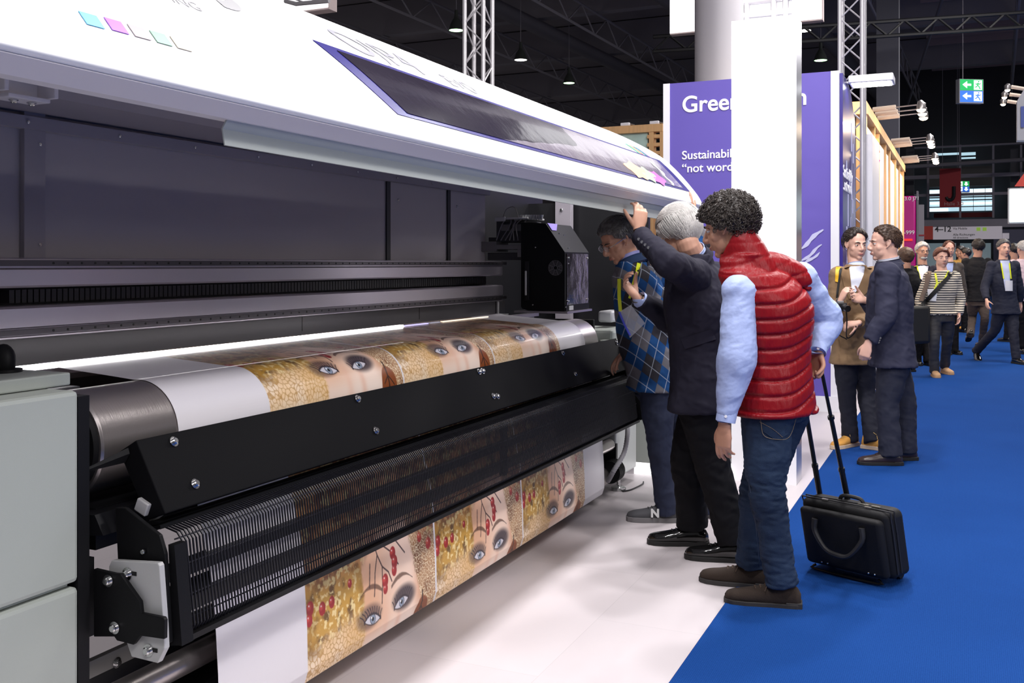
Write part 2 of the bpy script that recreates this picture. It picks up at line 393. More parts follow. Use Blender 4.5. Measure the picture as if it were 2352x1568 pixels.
# writing on the narrow side of the wall
xs = xr+.0215
for s_, py, hh in (('Sustainability', 405, 17), ('...not words', 435, 15)):
    p = onX(1937, py, xs); text_obj('side_lettering', s_, wht, p, Vector((0, 1, 0)), UP, .17, wall, .003, bold=.003)
b = MB()
for i in range(26):
    yy = YW+.3+.8*random.random(); zz = 1.9*random.random()**1.2+.75; b.box((xs, yy, zz), (xs+.004, yy+.05, zz+.09+.25*random.random()))
b.build('splash_pattern', mat('stroke_white', (.5, .5, .8)), wall, smooth=False)
# square lamp sticking out from the wall top
p0 = onX(1952, 190, xr+.05); t = thing('arm_floodlight', p0, 'flat white floodlight on a short arm beside the lattice tower', 'lamp')
MB().box((p0.x, p0.y-.16, p0.z-.03), (p0.x+.42, p0.y+.16, p0.z+.045)).build('housing', whp, t, bevel=.01)
MB().box((p0.x+.03, p0.y-.13, p0.z-.036), (p0.x+.39, p0.y+.13, p0.z-.0305)).build('lens', mat('flood_lens', (.9, .9, .9), emit=(1, 1, 1), es=12), t, smooth=False)
MB().tube([p0+Vector((-.25, 0, .0)), p0], .015, 8).build('arm', trm, t)
# ------------------------------------------------------------ white pillar
YP = 6.7
xa, xb = onY(1680, 600, YP).x, onY(1829, 600, YP).x; zp = onY(1760, 41, YP).z
pil = thing('display_pillar', ((xa+xb)/2, YP+.1, 0), 'tall white rectangular display pillar between the men and the purple wall', 'pillar')
MB().box((xa, YP, .0), (xb, YP+.012, zp)).build('front_panel', mat('pillar_white', (.88, .87, .9), .4), pil, smooth=False)
MB().box((xa+.004, YP+.0125, .0), (xb, YP+.235, zp)).build('body', mat('pillar_silver', (.55, .56, .62), .28, metal=.75), pil, smooth=False)
# little truss frame on top of it
q = onY(1765, 20, YP+.1); t = thing('truss_section', (q.x, YP+.12, zp), 'short silver truss ladder sitting on top of the white pillar', 'truss')
x0, x1 = onY(1712, 20, YP+.1).x, onY(1822, 20, YP+.1).x
for z in (.04, .13, .40):
    MB().tube([(x0, YP+.05, zp+z), (x1, YP+.05, zp+z)], .022, 10).build('rail', trm, t)
for x in (x0+.02, (x0+x1)/2+.04, x1-.04):
    MB().tube([(x, YP+.05, zp), (x, YP+.05, zp+.7)], .022, 10).build('post', trm, t)
# hanging white light boxes
lbx = mat('lightbox_white', (.9, .9, .92), .5, emit=(1, .99, 1), es=.9); lbe = mat('lightbox_edge', (.75, .62, .6), .5)
def hang_box(pxa, pxb, pya, pyb, Y, label):
    a = onY(pxa, pya, Y); b_ = onY(pxb, pyb, Y); t = thing('hanging_light_box', ((a.x+b_.x)/2, Y, a.z), label, 'sign')
    MB().box((a.x, Y-.05, a.z), (b_.x, Y-.035, a.z+3.2)).build('face', lbx, t, smooth=False)
    MB().box((a.x, Y-.0345, a.z-.025), (b_.x+.02, Y+.15, a.z+3.2)).build('frame', lbe, t, smooth=False)
hang_box(1540, 1888, 78, 50, 19.5, 'white hanging light box seen both sides of the round column')
hang_box(430, 757, 60, 36, 11.5, 'huge white hanging light box above the left of the printer hood')
# rigging hooks at the top
p = onY(700, 2, 11.2); tag(MB().tube([onY(655, 2, 11.2), onY(680, 9, 11.2), onY(756, 2, 11.2)], .03, 8).tube([onY(672, -4, 11.2), onY(700, 6, 11.2), onY(735, -2, 11.2)], .012, 8).build('rigging_bar', trm), 'silver rigging bar glimpsed at the top edge above the hood', 'rigging')
# ------------------------------------------------------------ timber booth along the aisle
wood = mat('pine_wood', (.72, .43, .2), .6, var=.25, vs=3, noise_scale=(8, 8, 1))
XW = -1.15; zw = 3.38
booth = thing('timber_booth', (XW-.6, 17.8, 0), 'pine timber frame booth with white panels along the left of the aisle', 'booth')
ys = [13.5, 14.9, 15.7, 17.1, 18.1, 19.7, 20.9, 22.3]
for i, y in enumerate(ys):
    MB().box((XW-.12, y, .0), (XW, y+.2 if i == 0 else y+.09, zw)).build('post', wood, booth, smooth=False)
for i in range(len(ys)-1):
    MB().box((XW-.06, ys[i]+.205, .0), (XW-.03, ys[i+1]-.005, zw-.1)).build('wall_panel', whp, booth, smooth=False)
MB().box((XW-.12, 13.5, zw+.001), (XW+.02, 22.5, zw+.14)).build('top_beam', wood, booth, smooth=False)
MB().box((XW-.8, 13.38, zw-.02), (XW+.02, 13.495, zw+.14)).build('cross_beam', wood, booth, smooth=False)
MB().box((XW-.8, 13.39, 1.75), (XW-.0, 13.495, 1.9)).build('cross_beam', wood, booth, smooth=False)
MB().box((XW-.8, 13.42, 1.905), (XW-.13, 13.49, zw-.03)).build('end_panel', whp, booth, smooth=False)
MB().box((XW-.8, 13.42, 0), (XW-.13, 13.49, 1.745)).build('end_panel', whp, booth, smooth=False)
def splash(par, c, ry, rz, cols, X):
    for i, cc in enumerate(cols):
        b = MB(); n = 22; cx = c+Vector((0, 0, rz*(.55-.55*i)))
        poly = [cx+Vector((math.cos(a)*ry*(1+.2*math.sin(5*a+i)), 0, math.sin(a)*rz*.55*(1+.18*math.sin(4*a+2*i)))) for a in np.linspace(0, 2*math.pi, n+1)[:-1]]
        b.prism(poly, (0, -.004-.002*i, 0)).build('colour_splash', mat('splash%d' % i, cc, .5), par, smooth=False)
cs = onY(2001, 350, 13.415); splash(booth, cs, .09, .19, [(.9, .45, .12), (.85, .12, .05), (.75, .03, .32)], 0)
# white return wall in front of timber booth
a = onY(1966, 600, 11.7); b_ = onY(1993, 600, 11.7); zz = onY(1980, 296, 11.7).z
tag(MB().box((a.x, 12.2, 0), (b_.x+.01, 13.2, zz)).build('partition', whp, smooth=False), 'plain white partition between the purple wall and the timber booth', 'partition')
# arm spots on the timber booth
lm = mat('spot_lens', (1, .9, .7), emit=(1, .78, .5), es=22); armm = mat('arm_metal', (.4, .38, .38), .3, metal=.8); clm = mat('beige_clamp', (.6, .5, .42), .5)
def arm_spot(p, q, label, grp, R=.065):
    t = thing('arm_spotlight', p, label, 'lamp', grp)
    p, q = Vector(p), Vector(q); dv = (q-p).normalized()
    MB().tube([p+dv*.0, p+dv*.3], .035, 8).build('clamp', clm, t)
    MB().tube([p+dv*.28, q], .01, 6).build('arm', armm, t)
    MB().tube([q-dv*.02+UP*.05, q+UP*.0, q-UP*.07], [.03, .06, R], 14).build('head', armm, t)
    MB().ell(q-UP*.072, (R*.9, R*.9, .035), n=12, m=8).build('bulb', lm, t)
for gi, (yy, w_) in enumerate(((14.6, 'nearest'), (18.4, 'middle'), (21.5, 'farthest'))):
    for k in range(3):
        y = yy+.42*k; p = Vector((XW, y, zw+.2)); q = p+Vector((.62, -.1, .02))
        arm_spot(p, q, ('first', 'second', 'third')[k]+' spotlight on a thin arm in the %s trio over the timber booth' % w_, 'arm spotlights over the aisle')
for yy in (15.1, 18.8, 21.8): area('booth_spot', (XW+.75, yy, zw+.05), (XW, yy, 1.6), .15, 26, (1, .78, .55))
area('booth_spot', (XW+.3, 12.9, zw+.4), (XW-.3, 13.5, 1.6), .15, 22, (1, .82, .62))
# timber booth behind the printer
t = thing('timber_kiosk', onY(1465, 600, 14.0)*1, 'pine timber frame with a pale green picture peeking over the printer hood', 'booth'); t.location.z = 0
A, B = onY(1380, 292, 14.0), onY(1522, 292, 14.0)
MB().box((A.x, 14, A.z-.11), (B.x, 14.15, A.z)).build('top_beam', wood, t, smooth=False)
for px in (1490, 1515):
    c = onY(px, 300, 14.0); MB().box((c.x, 14.01, 0), (c.x+.07, 14.14, A.z-.111)).build('post', wood, t, smooth=False)
MB().box((A.x, 14.08, 0), (B.x-.25, 14.11, A.z-.112)).build('picture_panel', mat('green_picture', (.5, .68, .6), .6, var=.5, vs=3), t, smooth=False)
for z in (-.2, -.32, -.44): MB().box((B.x-.24, 14.02, A.z+z), (B.x, 14.12, A.z+z+.05)).build('slat', wood, t, smooth=False)
for k, px in enumerate((1438, 1505)):
    c = onY(px, 287, 14.05); tt = thing('clip_lamp', (c.x, c.y, A.z), ('small white clip lamp lying on the timber beam, left of two', 'small clip lamp on the timber beam beside the purple wall')[k], 'lamp')
    MB().box((c.x-.08, c.y-.03, A.z+.001), (c.x+.06, c.y+.03, A.z+.05)).build('body', whp, tt, bevel=.01)
    MB().tube([(c.x+.06, c.y, A.z+.03), (c.x+.13, c.y, A.z+.01)], .01, 6).build('arm', armm, tt)
# ------------------------------------------------------------ magenta tower
mag = mat('magenta_panel', (.50, .008, .22), .35)
a, b_ = onY(2076, 450, 27), onY(2104, 450, 27)
t = thing('magenta_display', ((a.x+b_.x)/2, 27.1, 0), 'magenta display panel at the end of the timber booth', 'display')
MB().box((a.x-.4, 27, 0), (b_.x, 27.3, a.z)).build('panel', mag, t, bevel=.05)
MB().box((b_.x+.01, 27, 0), (b_.x+.05, 27.3, a.z+.12)).build('frame', steel_md, t, smooth=False)
text_obj('lettering', '3.0 J71', wht, onY(2077, 460, 26.985), (1, 0, 0), UP, .13, t)
text_obj('lettering', '-999', wht, onY(2076, 538, 26.985), (1, 0, 0), UP, .14, t)
p = onY(2076, 553, 26.98); MB().box((p.x, 26.98, p.z), (p.x+.2, 26.995, p.z+.05)).build('red_bar', mat('red_bar', (.8, .03, .03), emit=(1, .05, .03), es=.5), t, smooth=False)
a, b_ = onY(2107, 475, 30), onY(2122, 475, 30)
t2 = thing('grey_totem', ((a.x+b_.x)/2, 30, 0), 'slim pale grey totem beside the magenta display', 'display')
MB().box((a.x, 30, 0), (b_.x, 30.15, onY(2107, 470, 30).z)).build('panel', mat('totem_grey', (.32, .31, .33), .6), t2, smooth=False)
p = onY(2107, 542, 29.99); MB().box((p.x, 29.985, p.z), (p.x+.2, 29.999, p.z+.04)).build('red_stripe', mat('dull_red', (.35, .03, .04)), t2, smooth=False)
# ------------------------------------------------------------ far hall wall
YF = 50.
wg = mat('far_wall_grey', (.12, .118, .14), .8); fr = mat('far_frame', (.26, .24, .29), .6)
def fbox(pxa, pya, pxb, pyb, Y, dp, m, nm, par=None, **k):
    a, b_ = onY(pxa, pya, Y), onY(pxb, pyb, Y); return MB().box((a.x, Y, a.z), (b_.x, Y+dp, b_.z)).build(nm, m, par, smooth=False, **k)
fw = struct(MB().box((-6, YF+6, -.05), (16, YF+6.3, 11.8)).build('wall_far', mat('far_dark', (.055, .055, .065), .8), smooth=False))
sky = mat('daylight_glass', (.3, .4, .45), .2, emit=(.42, .62, .72), es=.85)
sky2 = mat('daylight_glass_bright', (.3, .4, .45), .2, emit=(.8, .93, 1), es=1.0)
gal = thing('glazed_gallery', onY(2200, 606, YF)*1, 'glazed gallery with grey mullions and daylight windows across the far end of the hall', 'gallery'); gal.location.z = 0
fbox(2100, 338, 2420, 327, YF, .3, fr, 'top_rail', gal)
fbox(2078, 404, 2420, 401, YF+.05, .15, fr, 'cross_rail', gal)
fbox(2100, 446, 2420, 444, YF+.05, .12, fr, 'cross_rail', gal)
for px in (2131, 2205, 2281, 2345): fbox(px-2, 500, px+3, 332, YF-.02, .2, fr, 'mullion', gal)
fbox(2112, 524, 2430, 500, YF-.6, 1.6, mat('slab_grey', (.30, .28, .33), .7), 'floor_slab', gal)
fbox(2080, 640, 2122, 524, YF+.3, .2, wg, 'lower_wall', gal)
fbox(2282, 660, 2430, 524.5, YF-.3, .3, mat('blue_grey_wall', (.13, .13, .19), .7), 'lower_wall', gal)
fbox(2135, 486, 2280, 432, YF+5, .1, sky, 'window_pane', gal)
for a_, b_, c_, d_ in ((2135, 445, 2280, 433), (2135, 486, 2178, 478), (2207, 470, 2280, 463), (2136, 470, 2160, 464)): fbox(a_, b_, c_, d_, YF+4.9, .05, sky2, 'window_pane', gal)
fbox(2150, 357, 2203, 350, YF+5, .1, sky, 'window_pane', gal); fbox(2207, 357, 2241, 349, YF+5, .1, sky, 'window_pane', gal); fbox(2207, 365, 2241, 360, YF+5, .1, sky, 'window_pane', gal)
fbox(2130, 430, 2282, 380, YF+4.8, .1, mat('gallery_back', (.19, .185, .175), .8), 'back_wall', gal)
fbox(2145, 500, 2280, 487, YF+2, .3, mat('dark_red_seats', (.16, .015, .02), .7), 'seat_row', gal)
for px in (2235, 2262): fbox(px, 486, px+1, 432, YF+4.85, .02, steel_dk, 'glazing_bar', gal)
for py in (444, 452, 459, 474): fbox(2135, py+1, 2280, py, YF+4.85, .02, wg, 'glazing_bar', gal)
for px in (2090, 2330): fbox(px-9, 500, px+9, 340, YF+1, .6, mat('grey_pier', (.1, .1, .115), .8), 'pier', gal)
bn = thing('hall_banner', onY(2182, 476, YF-2)*1, 'red hanging banner with a black letter J at the far end of the hall', 'banner')
fbox(2158, 476, 2207, 386, YF-2, .05, mat('banner_red', (.33, .012, .02), .6), 'cloth', bn)
MB().tube([onY(px, py, YF-2.05) for px, py in ((2191, 428), (2191, 440), (2190.5, 450), (2187, 457), (2181, 459), (2176, 457), (2173.5, 452))], [.075]*5+[.065, .055], 8, 4).build('letter', mat('black_print', (.01, .01, .012)), bn)
text_obj('lettering', 'Halle 3.0', mat('pale_red_print', (.55, .3, .3)), onY(2168, 472, YF-2.02), (1, 0, 0), UP, .22, bn, .01)
c_ = onY(2182, 386, YF-2); MB().tube([(c_.x-.3, YF-1.97, c_.z), (c_.x-.3, YF-1.97, 11.85)], .01, 5).tube([(c_.x+.3, YF-1.97, c_.z), (c_.x+.3, YF-1.97, 11.85)], .01, 5).build('hanging_wires', steel_dk, bn)
sg = thing('direction_sign', onY(2210, 550, YF-3)*1, 'long white direction sign reading 4-12 over the far doorway', 'sign')
fbox(2143, 550, 2302, 519, YF-3, .15, mat('sign_white', (.52, .47, .53), .6, emit=(1, .92, 1), es=.12), 'board', sg)
fbox(2122, 550, 2142.7, 519, YF-3, .15, mat('sign_red', (.6, .07, .05), .6), 'red_field', sg)
blk = mat('dark_print', (.03, .03, .035))
text_obj('lettering', '4\u201312', blk, onY(2147, 532, YF-3.02), (1, 0, 0), UP, .33, sg, .01, bold=.006)
text_obj('lettering', 'Via Mobile', blk, onY(2189, 527, YF-3.02), (1, 0, 0), UP, .13, sg, .01)
text_obj('lettering', 'Alle Richtungen', blk, onY(2189, 541, YF-3.02), (1, 0, 0), UP, .135, sg, .01)
text_obj('lettering', 'All directions', blk, onY(2189, 547.5, YF-3.02), (1, 0, 0), UP, .11, sg, .01)
for px in (2243, 2257): fbox(px, 530, px+9, 522, YF-3.02, .01, mat('sign_green', (.25, .45, .05), emit=(.5, .8, .1), es=.2), 'green_symbol', sg)
for px in (2150, 2290): c_ = onY(px, 520, YF-2.85); MB().box((c_.x, YF-2.849, c_.z-.05), (c_.x+.06, YF-.6, c_.z)).build('bracket', steel_md, sg, smooth=False)
for k, (a_, b_) in enumerate(((2128, 2196), (2205, 2276))):
    o = fbox(a_, 640, b_, 558, YF+4, .1, mat('door_glass', (.15, .17, .2), .2, emit=(.3, .4, .45), es=.25), 'door_%d' % (k+1)); struct(o)
tag(fbox(2303, 548, 2318, 535, YF-2.8, 2.18, mat('sign_white', (.5, .5, .5)), 'small_sign'), 'small white sign with a red stripe right of the long direction sign', 'sign')
# exit signs
def exit_sign(px0, py0, px1, py1, d, flip, label):
    a, b_ = W(px0, py1, d), W(px1, py0, d); wd = abs(px1-px0)/FPX*d; h = (b_.z-a.z); t = thing('exit_sign', a, label, 'sign', 'lit escape route signs')
    R = cam_dir(1, .12).normalized(); Nn = R.cross(UP); c = a
    def P(u, v, o=0): return c+R*(u*wd)+UP*(v*h)+Nn*o
    MB().prism([P(-.03, -.05), P(1.03, -.05), P(1.03, 1.02), P(-.03, 1.02)], -Nn*.16).build('housing', mat('sign_housing', (.35, .35, .38), .5), t, smooth=False)
    gm = mat('exit_green', (.02, .5, .15), emit=(.02, .50, .10), es=.5); bm_ = mat('exit_blue', (.05, .2, .75), emit=(.04, .17, .75), es=.5); wm = mat('exit_white', (.9, .95, .9), emit=(.85, 1, .95), es=1.2)
    MB().prism([P(0, .52, .002), P(1, .52, .002), P(1, 1, .002), P(0, 1, .002)], Nn*.004).build('green_panel', gm, t, smooth=False)
    MB().prism([P(0, 0, .002), P(1, 0, .002), P(1, .5, .002), P(0, .5, .002)], Nn*.004).build('blue_panel', bm_, t, smooth=False)
    f = (lambda u: 1-u) if flip else (lambda u: u)
    for v0 in (.5, 0):
        MB().prism([P(f(.6), v0+.05, .008), P(f(.95), v0+.05, .008), P(f(.95), v0+.47, .008), P(f(.6), v0+.47, .008)], Nn*.003).build('white_field', wm, t, smooth=False)
        if not flip:
            ar = [(.1, .27), (.3, .42), (.3, .31), (.48, .31), (.48, .22), (.3, .22), (.3, .11)]
        else: ar = [(.28, .06), (.08, .24), (.19, .24), (.19, .44), (.37, .44), (.37, .24), (.48, .24)]
        MB().prism([P(f(u), v0+v, .008) for u, v in ar], Nn*.003).build('arrow', wm, t, smooth=False)
        run = MB(); k = gm if v0 else bm_
        for seg in ([(.78, .36), (.76, .25)], [(.76, .25), (.7, .17), (.64, .17)], [(.76, .25), (.83, .17), (.86, .08)], [(.77, .33), (.7, .28), (.67, .33)], [(.77, .33), (.84, .29), (.88, .34)]):
            run.tube([P(f(u), v0+v, .014) for u, v in seg], wd*.022, 6)
        run.ell(P(f(.8), v0+.415, .014), wd*.03).build('running_figure', k, t)
    MB().tube([P(.2, 1.02, -.08), P(.2, 1.02, -.08)+UP*(11.85-P(.2, 1.02).z)], .01, 5).build('hanger', steel_dk, t)
exit_sign(2205, 182, 2261, 234, 25, False, 'lit green and blue escape route sign with left arrows hanging over the aisle')
exit_sign(2200, 416, 2228, 440, 44, True, 'smaller lit escape route sign with down arrows in front of the red banner')
# right edge stand
t = thing('fascia_truss', onY(2352, 300, 20)*1, 'pale truss fascia with a blue letter at the right edge of the frame', 'truss')
a = onY(2336, 322, 20.)
MB().prism([onY(2336, 322, 20), onY(2480, 322, 20), onY(2480, 140, 20), onY(2352, 205, 20), onY(2336, 232, 20)], (0, .3, 0)).build('fascia_panel', mat('fascia', (.35, .36, .4), .6), t, smooth=False)
text_obj('letter', 'P', mat('letter_blue', (.05, .08, .3)), onY(2339, 293, 19.98), (1, 0, 0), UP, .55, t, .01)
for k, (px, py, qx, qy) in enumerate(((2314, 198, 2362, 206), (2307, 215, 2358, 222), (2304, 231, 2352, 238))):
    q, p = onY(px, py, 21+.4*k), onY(qx, qy, 21+.4*k); arm_spot(p, q, ('top', 'middle', 'bottom')[k]+' of the three small spotlights at the right edge over the aisle', 'arm spotlights at the right edge', .05)
a = onY(2319, 510, 22); b_ = onY(2460, 431, 22); t = thing('video_screen', ((a.x+b_.x)/2, 22, a.z), 'bright white video screen at the right edge above the visitors', 'screen')
MB().box((a.x, 22, a.z), (b_.x, 22.05, b_.z)).build('display', mat('screen_white', (.8, .9, .9), emit=(.82, 1, .98), es=1.6), t, smooth=False)
MB().box((a.x-.03, 22.051, a.z-.03), (b_.x+.03, 22.12, b_.z+.03)).build('bezel', steel_dk, t, smooth=False)
tag(MB().prism([onY(2330, 428, 27), onY(2352, 398, 27), onY(2400, 398, 27), onY(2400, 428, 27)], (0, .1, 0)).build('red_panel', mat('sign_red', (.6, .07, .05)), smooth=False), 'red triangular panel above the video screen at the right edge', 'sign')
# ============================================================ THE PRINTER
cabm = mat('cabinet_paint', (.40, .43, .395), .42, bump=(420, .12, .002)); blkp = mat('black_powder_coat', (.007, .007, .008), .5, spec=.2, bump=(300, .15, .002))
blk2 = mat('black_sheet', (.006, .006, .008), .5); gry = mat('grey_inner_panel', (.40, .37, .40), .5, bump=(250, .1, .002)); gryd = mat('dark_inner_beam', (.32, .295, .33), .5)
alu = mat('brushed_rail', (.62, .57, .63), .3, metal=.85, bump=(60, .08, .002), noise_scale=(8, .05, 8)); steel = mat('steel_bolt', (.7, .7, .7), .2, metal=1)
zinc = mat('zinc_plate', (.5, .5, .5), .42, metal=.1, bump=(200, .1, .002)); whood = mat('hood_white', (.86, .86, .88), .3, coat=.3)
hgrey = mat('lip_grey', (.68, .65, .68), .4); flapm = mat('flap_paint', (.42, .45, .43), .42)
pr = thing('printer', (-2.3, 4.0, 0), 'huge wide format printer with raised white hood, steel drum and black front guards', 'printer')
def ext(prof, y0, y1, name, m, prof1=None, bevel=0, parent=pr, smooth=False, label=None):
    r0 = [Vector((x, y0, z)) for x, z in prof]; r1 = [Vector((x, y1, z)) for x, z in (prof1 or prof)]
    return MB().loft([r0, r1]).build(name, m, parent, smooth=smooth, bevel=bevel, label=label)
def bolt(p, n, r=.0085, par=None, nm='bolt', washer=True, socket=True):
    p = Vector(p); n = Vector(n).normalized(); b = MB()
    if washer: b.cyl(p, p+n*.0022, r*1.5, 18)
    b.tube([p+n*.0022, p+n*(r*.9), p+n*(r*1.15)], [r, r, r*.72], 14)
    if socket:
        b.tube([p+n*(r*1.152), p+n*(r*1.17)], [r*.42, r*.42], 6)
    return b.build(nm, steel, par or pr)
# ---- left cabinet
cb = MB().box((-2.9, .7, .05), (-2.0, 1.805, .651)); o = cb.build('lower_cabinet', cabm, pr, smooth=False, bevel=.012)
MB().box((-2.96, .7, .662), (-2.0, 1.805, 1.137)).build('cabinet_door', cabm, pr, smooth=False, bevel=.012)
MB().box((-3.0, .7, 1.139), (-2.09, 1.86, 1.172)).box((-3.1, .7, .652), (-2.02, 1.79, .661)).build('cabinet_top', cabm, pr, smooth=False, bevel=.006)
MB().box((-2.5, 1.806, .02), (-2.005, 1.842, 1.12)).build('frame_plate', blkp, pr, smooth=False)
# ---- back panel with posts, top flange, screws
y0, y1 = .9, 6.28
MB().box((-3.09, y0, .92), (-3.06, y1, 2.02)).build('back_panel', gry, pr, smooth=False)
for px in (74,): p = onX(px, 400, -3.05); MB().box((-3.059, p.y-.045, 1.2), (-3.035, p.y+.045, 2.0)).build('back_post', gryd, pr, smooth=False, bevel=.003); bolt((-3.034, p.y+.02, 1.88), (1, 0, 0), .004); bolt((-3.034, p.y+.02, 1.52), (1, 0, 0), .004)
for px in (893, 1032): p = onX(px, 450, -3.05); MB().box((-3.059, p.y-.02, 1.2), (-3.05, p.y+.02, 1.98)).build('back_post', mat('gap_black', (.02, .02, .025)), pr, smooth=False); bolt((-3.059, p.y+.12, 1.83), (1, 0, 0), .006)
ext([(-3.059, 1.93), (-3.02, 1.93), (-3.02, 1.975), (-3.059, 1.975)], y0, y1, 'top_flange', gryd)
for yy in np.arange(2.5, 6.2, .42): bolt((-3.019, yy, 1.952), (1, 0, 0), .006, nm='screw', washer=False)
ext([(-3.06, 1.99), (-2.75, 2.0), (-2.62, 2.06), (-2.6, 2.12), (-2.9, 2.2), (-3.06, 2.2)], y0, y1+.4, 'hood_beam', gryd)
ext([(-2.56, 2.05), (-2.5, 2.04), (-2.48, 2.07), (-2.56, 2.09)], y0, y1, 'hood_rod', mat('rod_grey', (.1, .095, .1), .5))
p = onX(52, 195, -2.45)
t_ = MB().box((p.x-.06, p.y-.09, p.z-.03), (p.x-.03, p.y+.09, p.z+.06)).box((p.x-.05, p.y-.09, p.z-.03), (p.x+.04, p.y-.075, p.z+.05)).box((p.x-.05, p.y+.075, p.z-.03), (p.x+.04, p.y+.09, p.z+.05)).box((p.x-.05, p.y-.07, p.z-.045), (p.x+.03, p.y+.07, p.z-.033))
t_.build('hinge_bracket', hgrey, pr, smooth=False, bevel=.003)
for dy in (-.03, .03): bolt((p.x-.0, p.y+dy, p.z-.046), (0, 0, -1), .009)
# dark opening at the carriage end and its post
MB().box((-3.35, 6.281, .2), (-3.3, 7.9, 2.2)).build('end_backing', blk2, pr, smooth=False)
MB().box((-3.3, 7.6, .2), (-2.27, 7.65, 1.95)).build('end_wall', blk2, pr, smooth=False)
a = onY(1275, 500, 7.5); b_ = onY(1311, 500, 7.5)
MB().box((a.x, 7.5, .9), (b_.x, 7.56, 2.05)).build('end_post', gryd, pr, smooth=False, bevel=.003); bolt(onY(1290, 482, 7.499), (0, -1, 0), .012, washer=False)
# ---- gantry: guide rails, beams, energy chain
def zx(py): return 1.45-(py-606)*(2.85/2215/.9105)
def rail(z0, z1, x, m, nm, y0=1.9, y1=6.05, x2=-3.0, **k): return ext([(x2, z0), (x, z0), (x, z1), (x2, z1)], y0, y1, nm, m, **k)
upb = ext([(-3.0, 1.371), (-2.85, 1.371), (-2.842, 1.378), (-2.842, 1.431), (-2.85, 1.437), (-2.85, 1.466), (-3.0, 1.472)], 1.5, 6.1, 'upper_beam', alu)
rail(1.443, 1.463, -2.834, mat('guide_rail_dark', (.12, .11, .12), .3, metal=.8), 'upper_guide_rail', 1.5, 6.15, -2.849)
ext([(-3.0, 1.215), (-2.85, 1.2), (-2.842, 1.204), (-2.842, 1.209), (-2.85, 1.212), (-2.85, 1.236), (-2.838, 1.24), (-2.838, 1.302), (-2.85, 1.309), (-3.0, 1.309)], 1.5, 6.1, 'lower_beam', alu)
rail(1.214, 1.233, -2.834, MATS['guide_rail_dark'], 'lower_guide_rail', 1.5, 6.15, -2.849)
hole = mat('hole_black', (.004, .004, .004), .6)
for z in (1.453, 1.2235):
    for k in range(60):
        y = 2.45+k*.06
        MB().cyl((-2.8345, y, z), (-2.8325, y, z), .0042, 12).build('rail_hole', hole, pr)
MB().box((-3.0, 1.5, 1.3095), (-2.97, 6.1, 1.3705)).build('chain_recess', blk2, pr, smooth=False)
chm = mat('chain_black', (.018, .016, .018), .4); b = MB()
for k in range(150):
    y = 2.35+k*.0245; b.box((-2.969, y, 1.318), (-2.925, y+.019, 1.362))
b.build('energy_chain', chm, pr, smooth=False, bevel=0)
MB().box((-3.02, 1.5, .95), (-2.87, 6.2, 1.1995)).build('gantry_skirt', mat('skirt_grey', (.10, .095, .10), .5), pr, smooth=False)
for yy in (5.02, 3.9): MB().box((-2.8695, yy, 1.13), (-2.8685, yy+.003, 1.198)).build('skirt_seam', hole, pr, smooth=False)
# ---- bright reflection in the gap, built as a glowing strip
MB().box((-2.60, 1.86, 1.128), (-2.585, 4.36, 1.142)).build('glow_strip', mat('strip_glow', (1, 1, 1), emit=(1, .98, 1), es=7), pr, smooth=False)
MB().box((-2.62, 1.86, 1.105), (-2.575, 6.1, 1.1265)).build('strip_channel', alu, pr, smooth=False)
for y0_, y1_, e in ((4.37, 4.62, (.5, .45, .9)), (4.64, 4.75, (.15, .15, .2)), (4.78, 5.35, (1, .8, .6))):
    MB().box((-2.60, y0_, 1.128), (-2.585, y1_, 1.138)).build('glow_segment', mat('seg%.1f' % e[0], (.6, .6, .6), .3, emit=e, es=1.0), pr, smooth=False)  # dimmer broken end of that reflection, also made to glow
MB().box((-2.866, 1.86, 1.08), (-2.63, 6.15, 1.104)).build('print_bed', mat('bed_metal', (.25, .24, .25), .4, metal=.6), pr, smooth=False)
MB().box((-2.84, 1.86, 1.02), (-2.25, 2.16, 1.075)).build('side_bed', blkp, pr, smooth=False)
for k in range(4):
    MB().box((-2.62+.09*k, 1.88, 1.078), (-2.58+.09*k, 2.0+.03*k, 1.1)).build('edge_clip', mat('clip_dark', (.12, .12, .13), .4, metal=.5), pr, smooth=False, bevel=.003)
p = onX(8, 905, -2.25); MB().ell((p.x, p.y, 1.2), (.03, .03, .045)).cyl((p.x, p.y, 1.17), (p.x, p.y, 1.18), .045).build('knob', blkp, pr)
# ---- drum
DX, DZ, DR = -2.22, .96, .146
drum = mat('drum_steel', (.46, .42, .41), .3, metal=.9, bump=(30, .2, .002), noise_scale=(.6, 9, .6))
ringn = 64
def ring(x, z, r, y): return [Vector((x+r*math.sin(a), y, z+r*math.cos(a))) for a in np.linspace(0, 2*math.pi, ringn+1)[:-1]]
MB().loft([ring(DX, DZ, DR-.006, 1.949), ring(DX, DZ, DR, 1.955), ring(DX, DZ, DR, 5.86), ring(DX, DZ, DR-.006, 5.866)]).build('drum', drum, pr)
MB().loft([ring(DX, DZ, DR-.012, 1.9485), ring(DX, DZ, DR-.012, 1.93)]).build('drum_end', blkp, pr)
MB().loft([ring(DX, DZ, .03, 1.93), ring(DX, DZ, .03, 1.842)]).build('drum_axle', steel, pr)
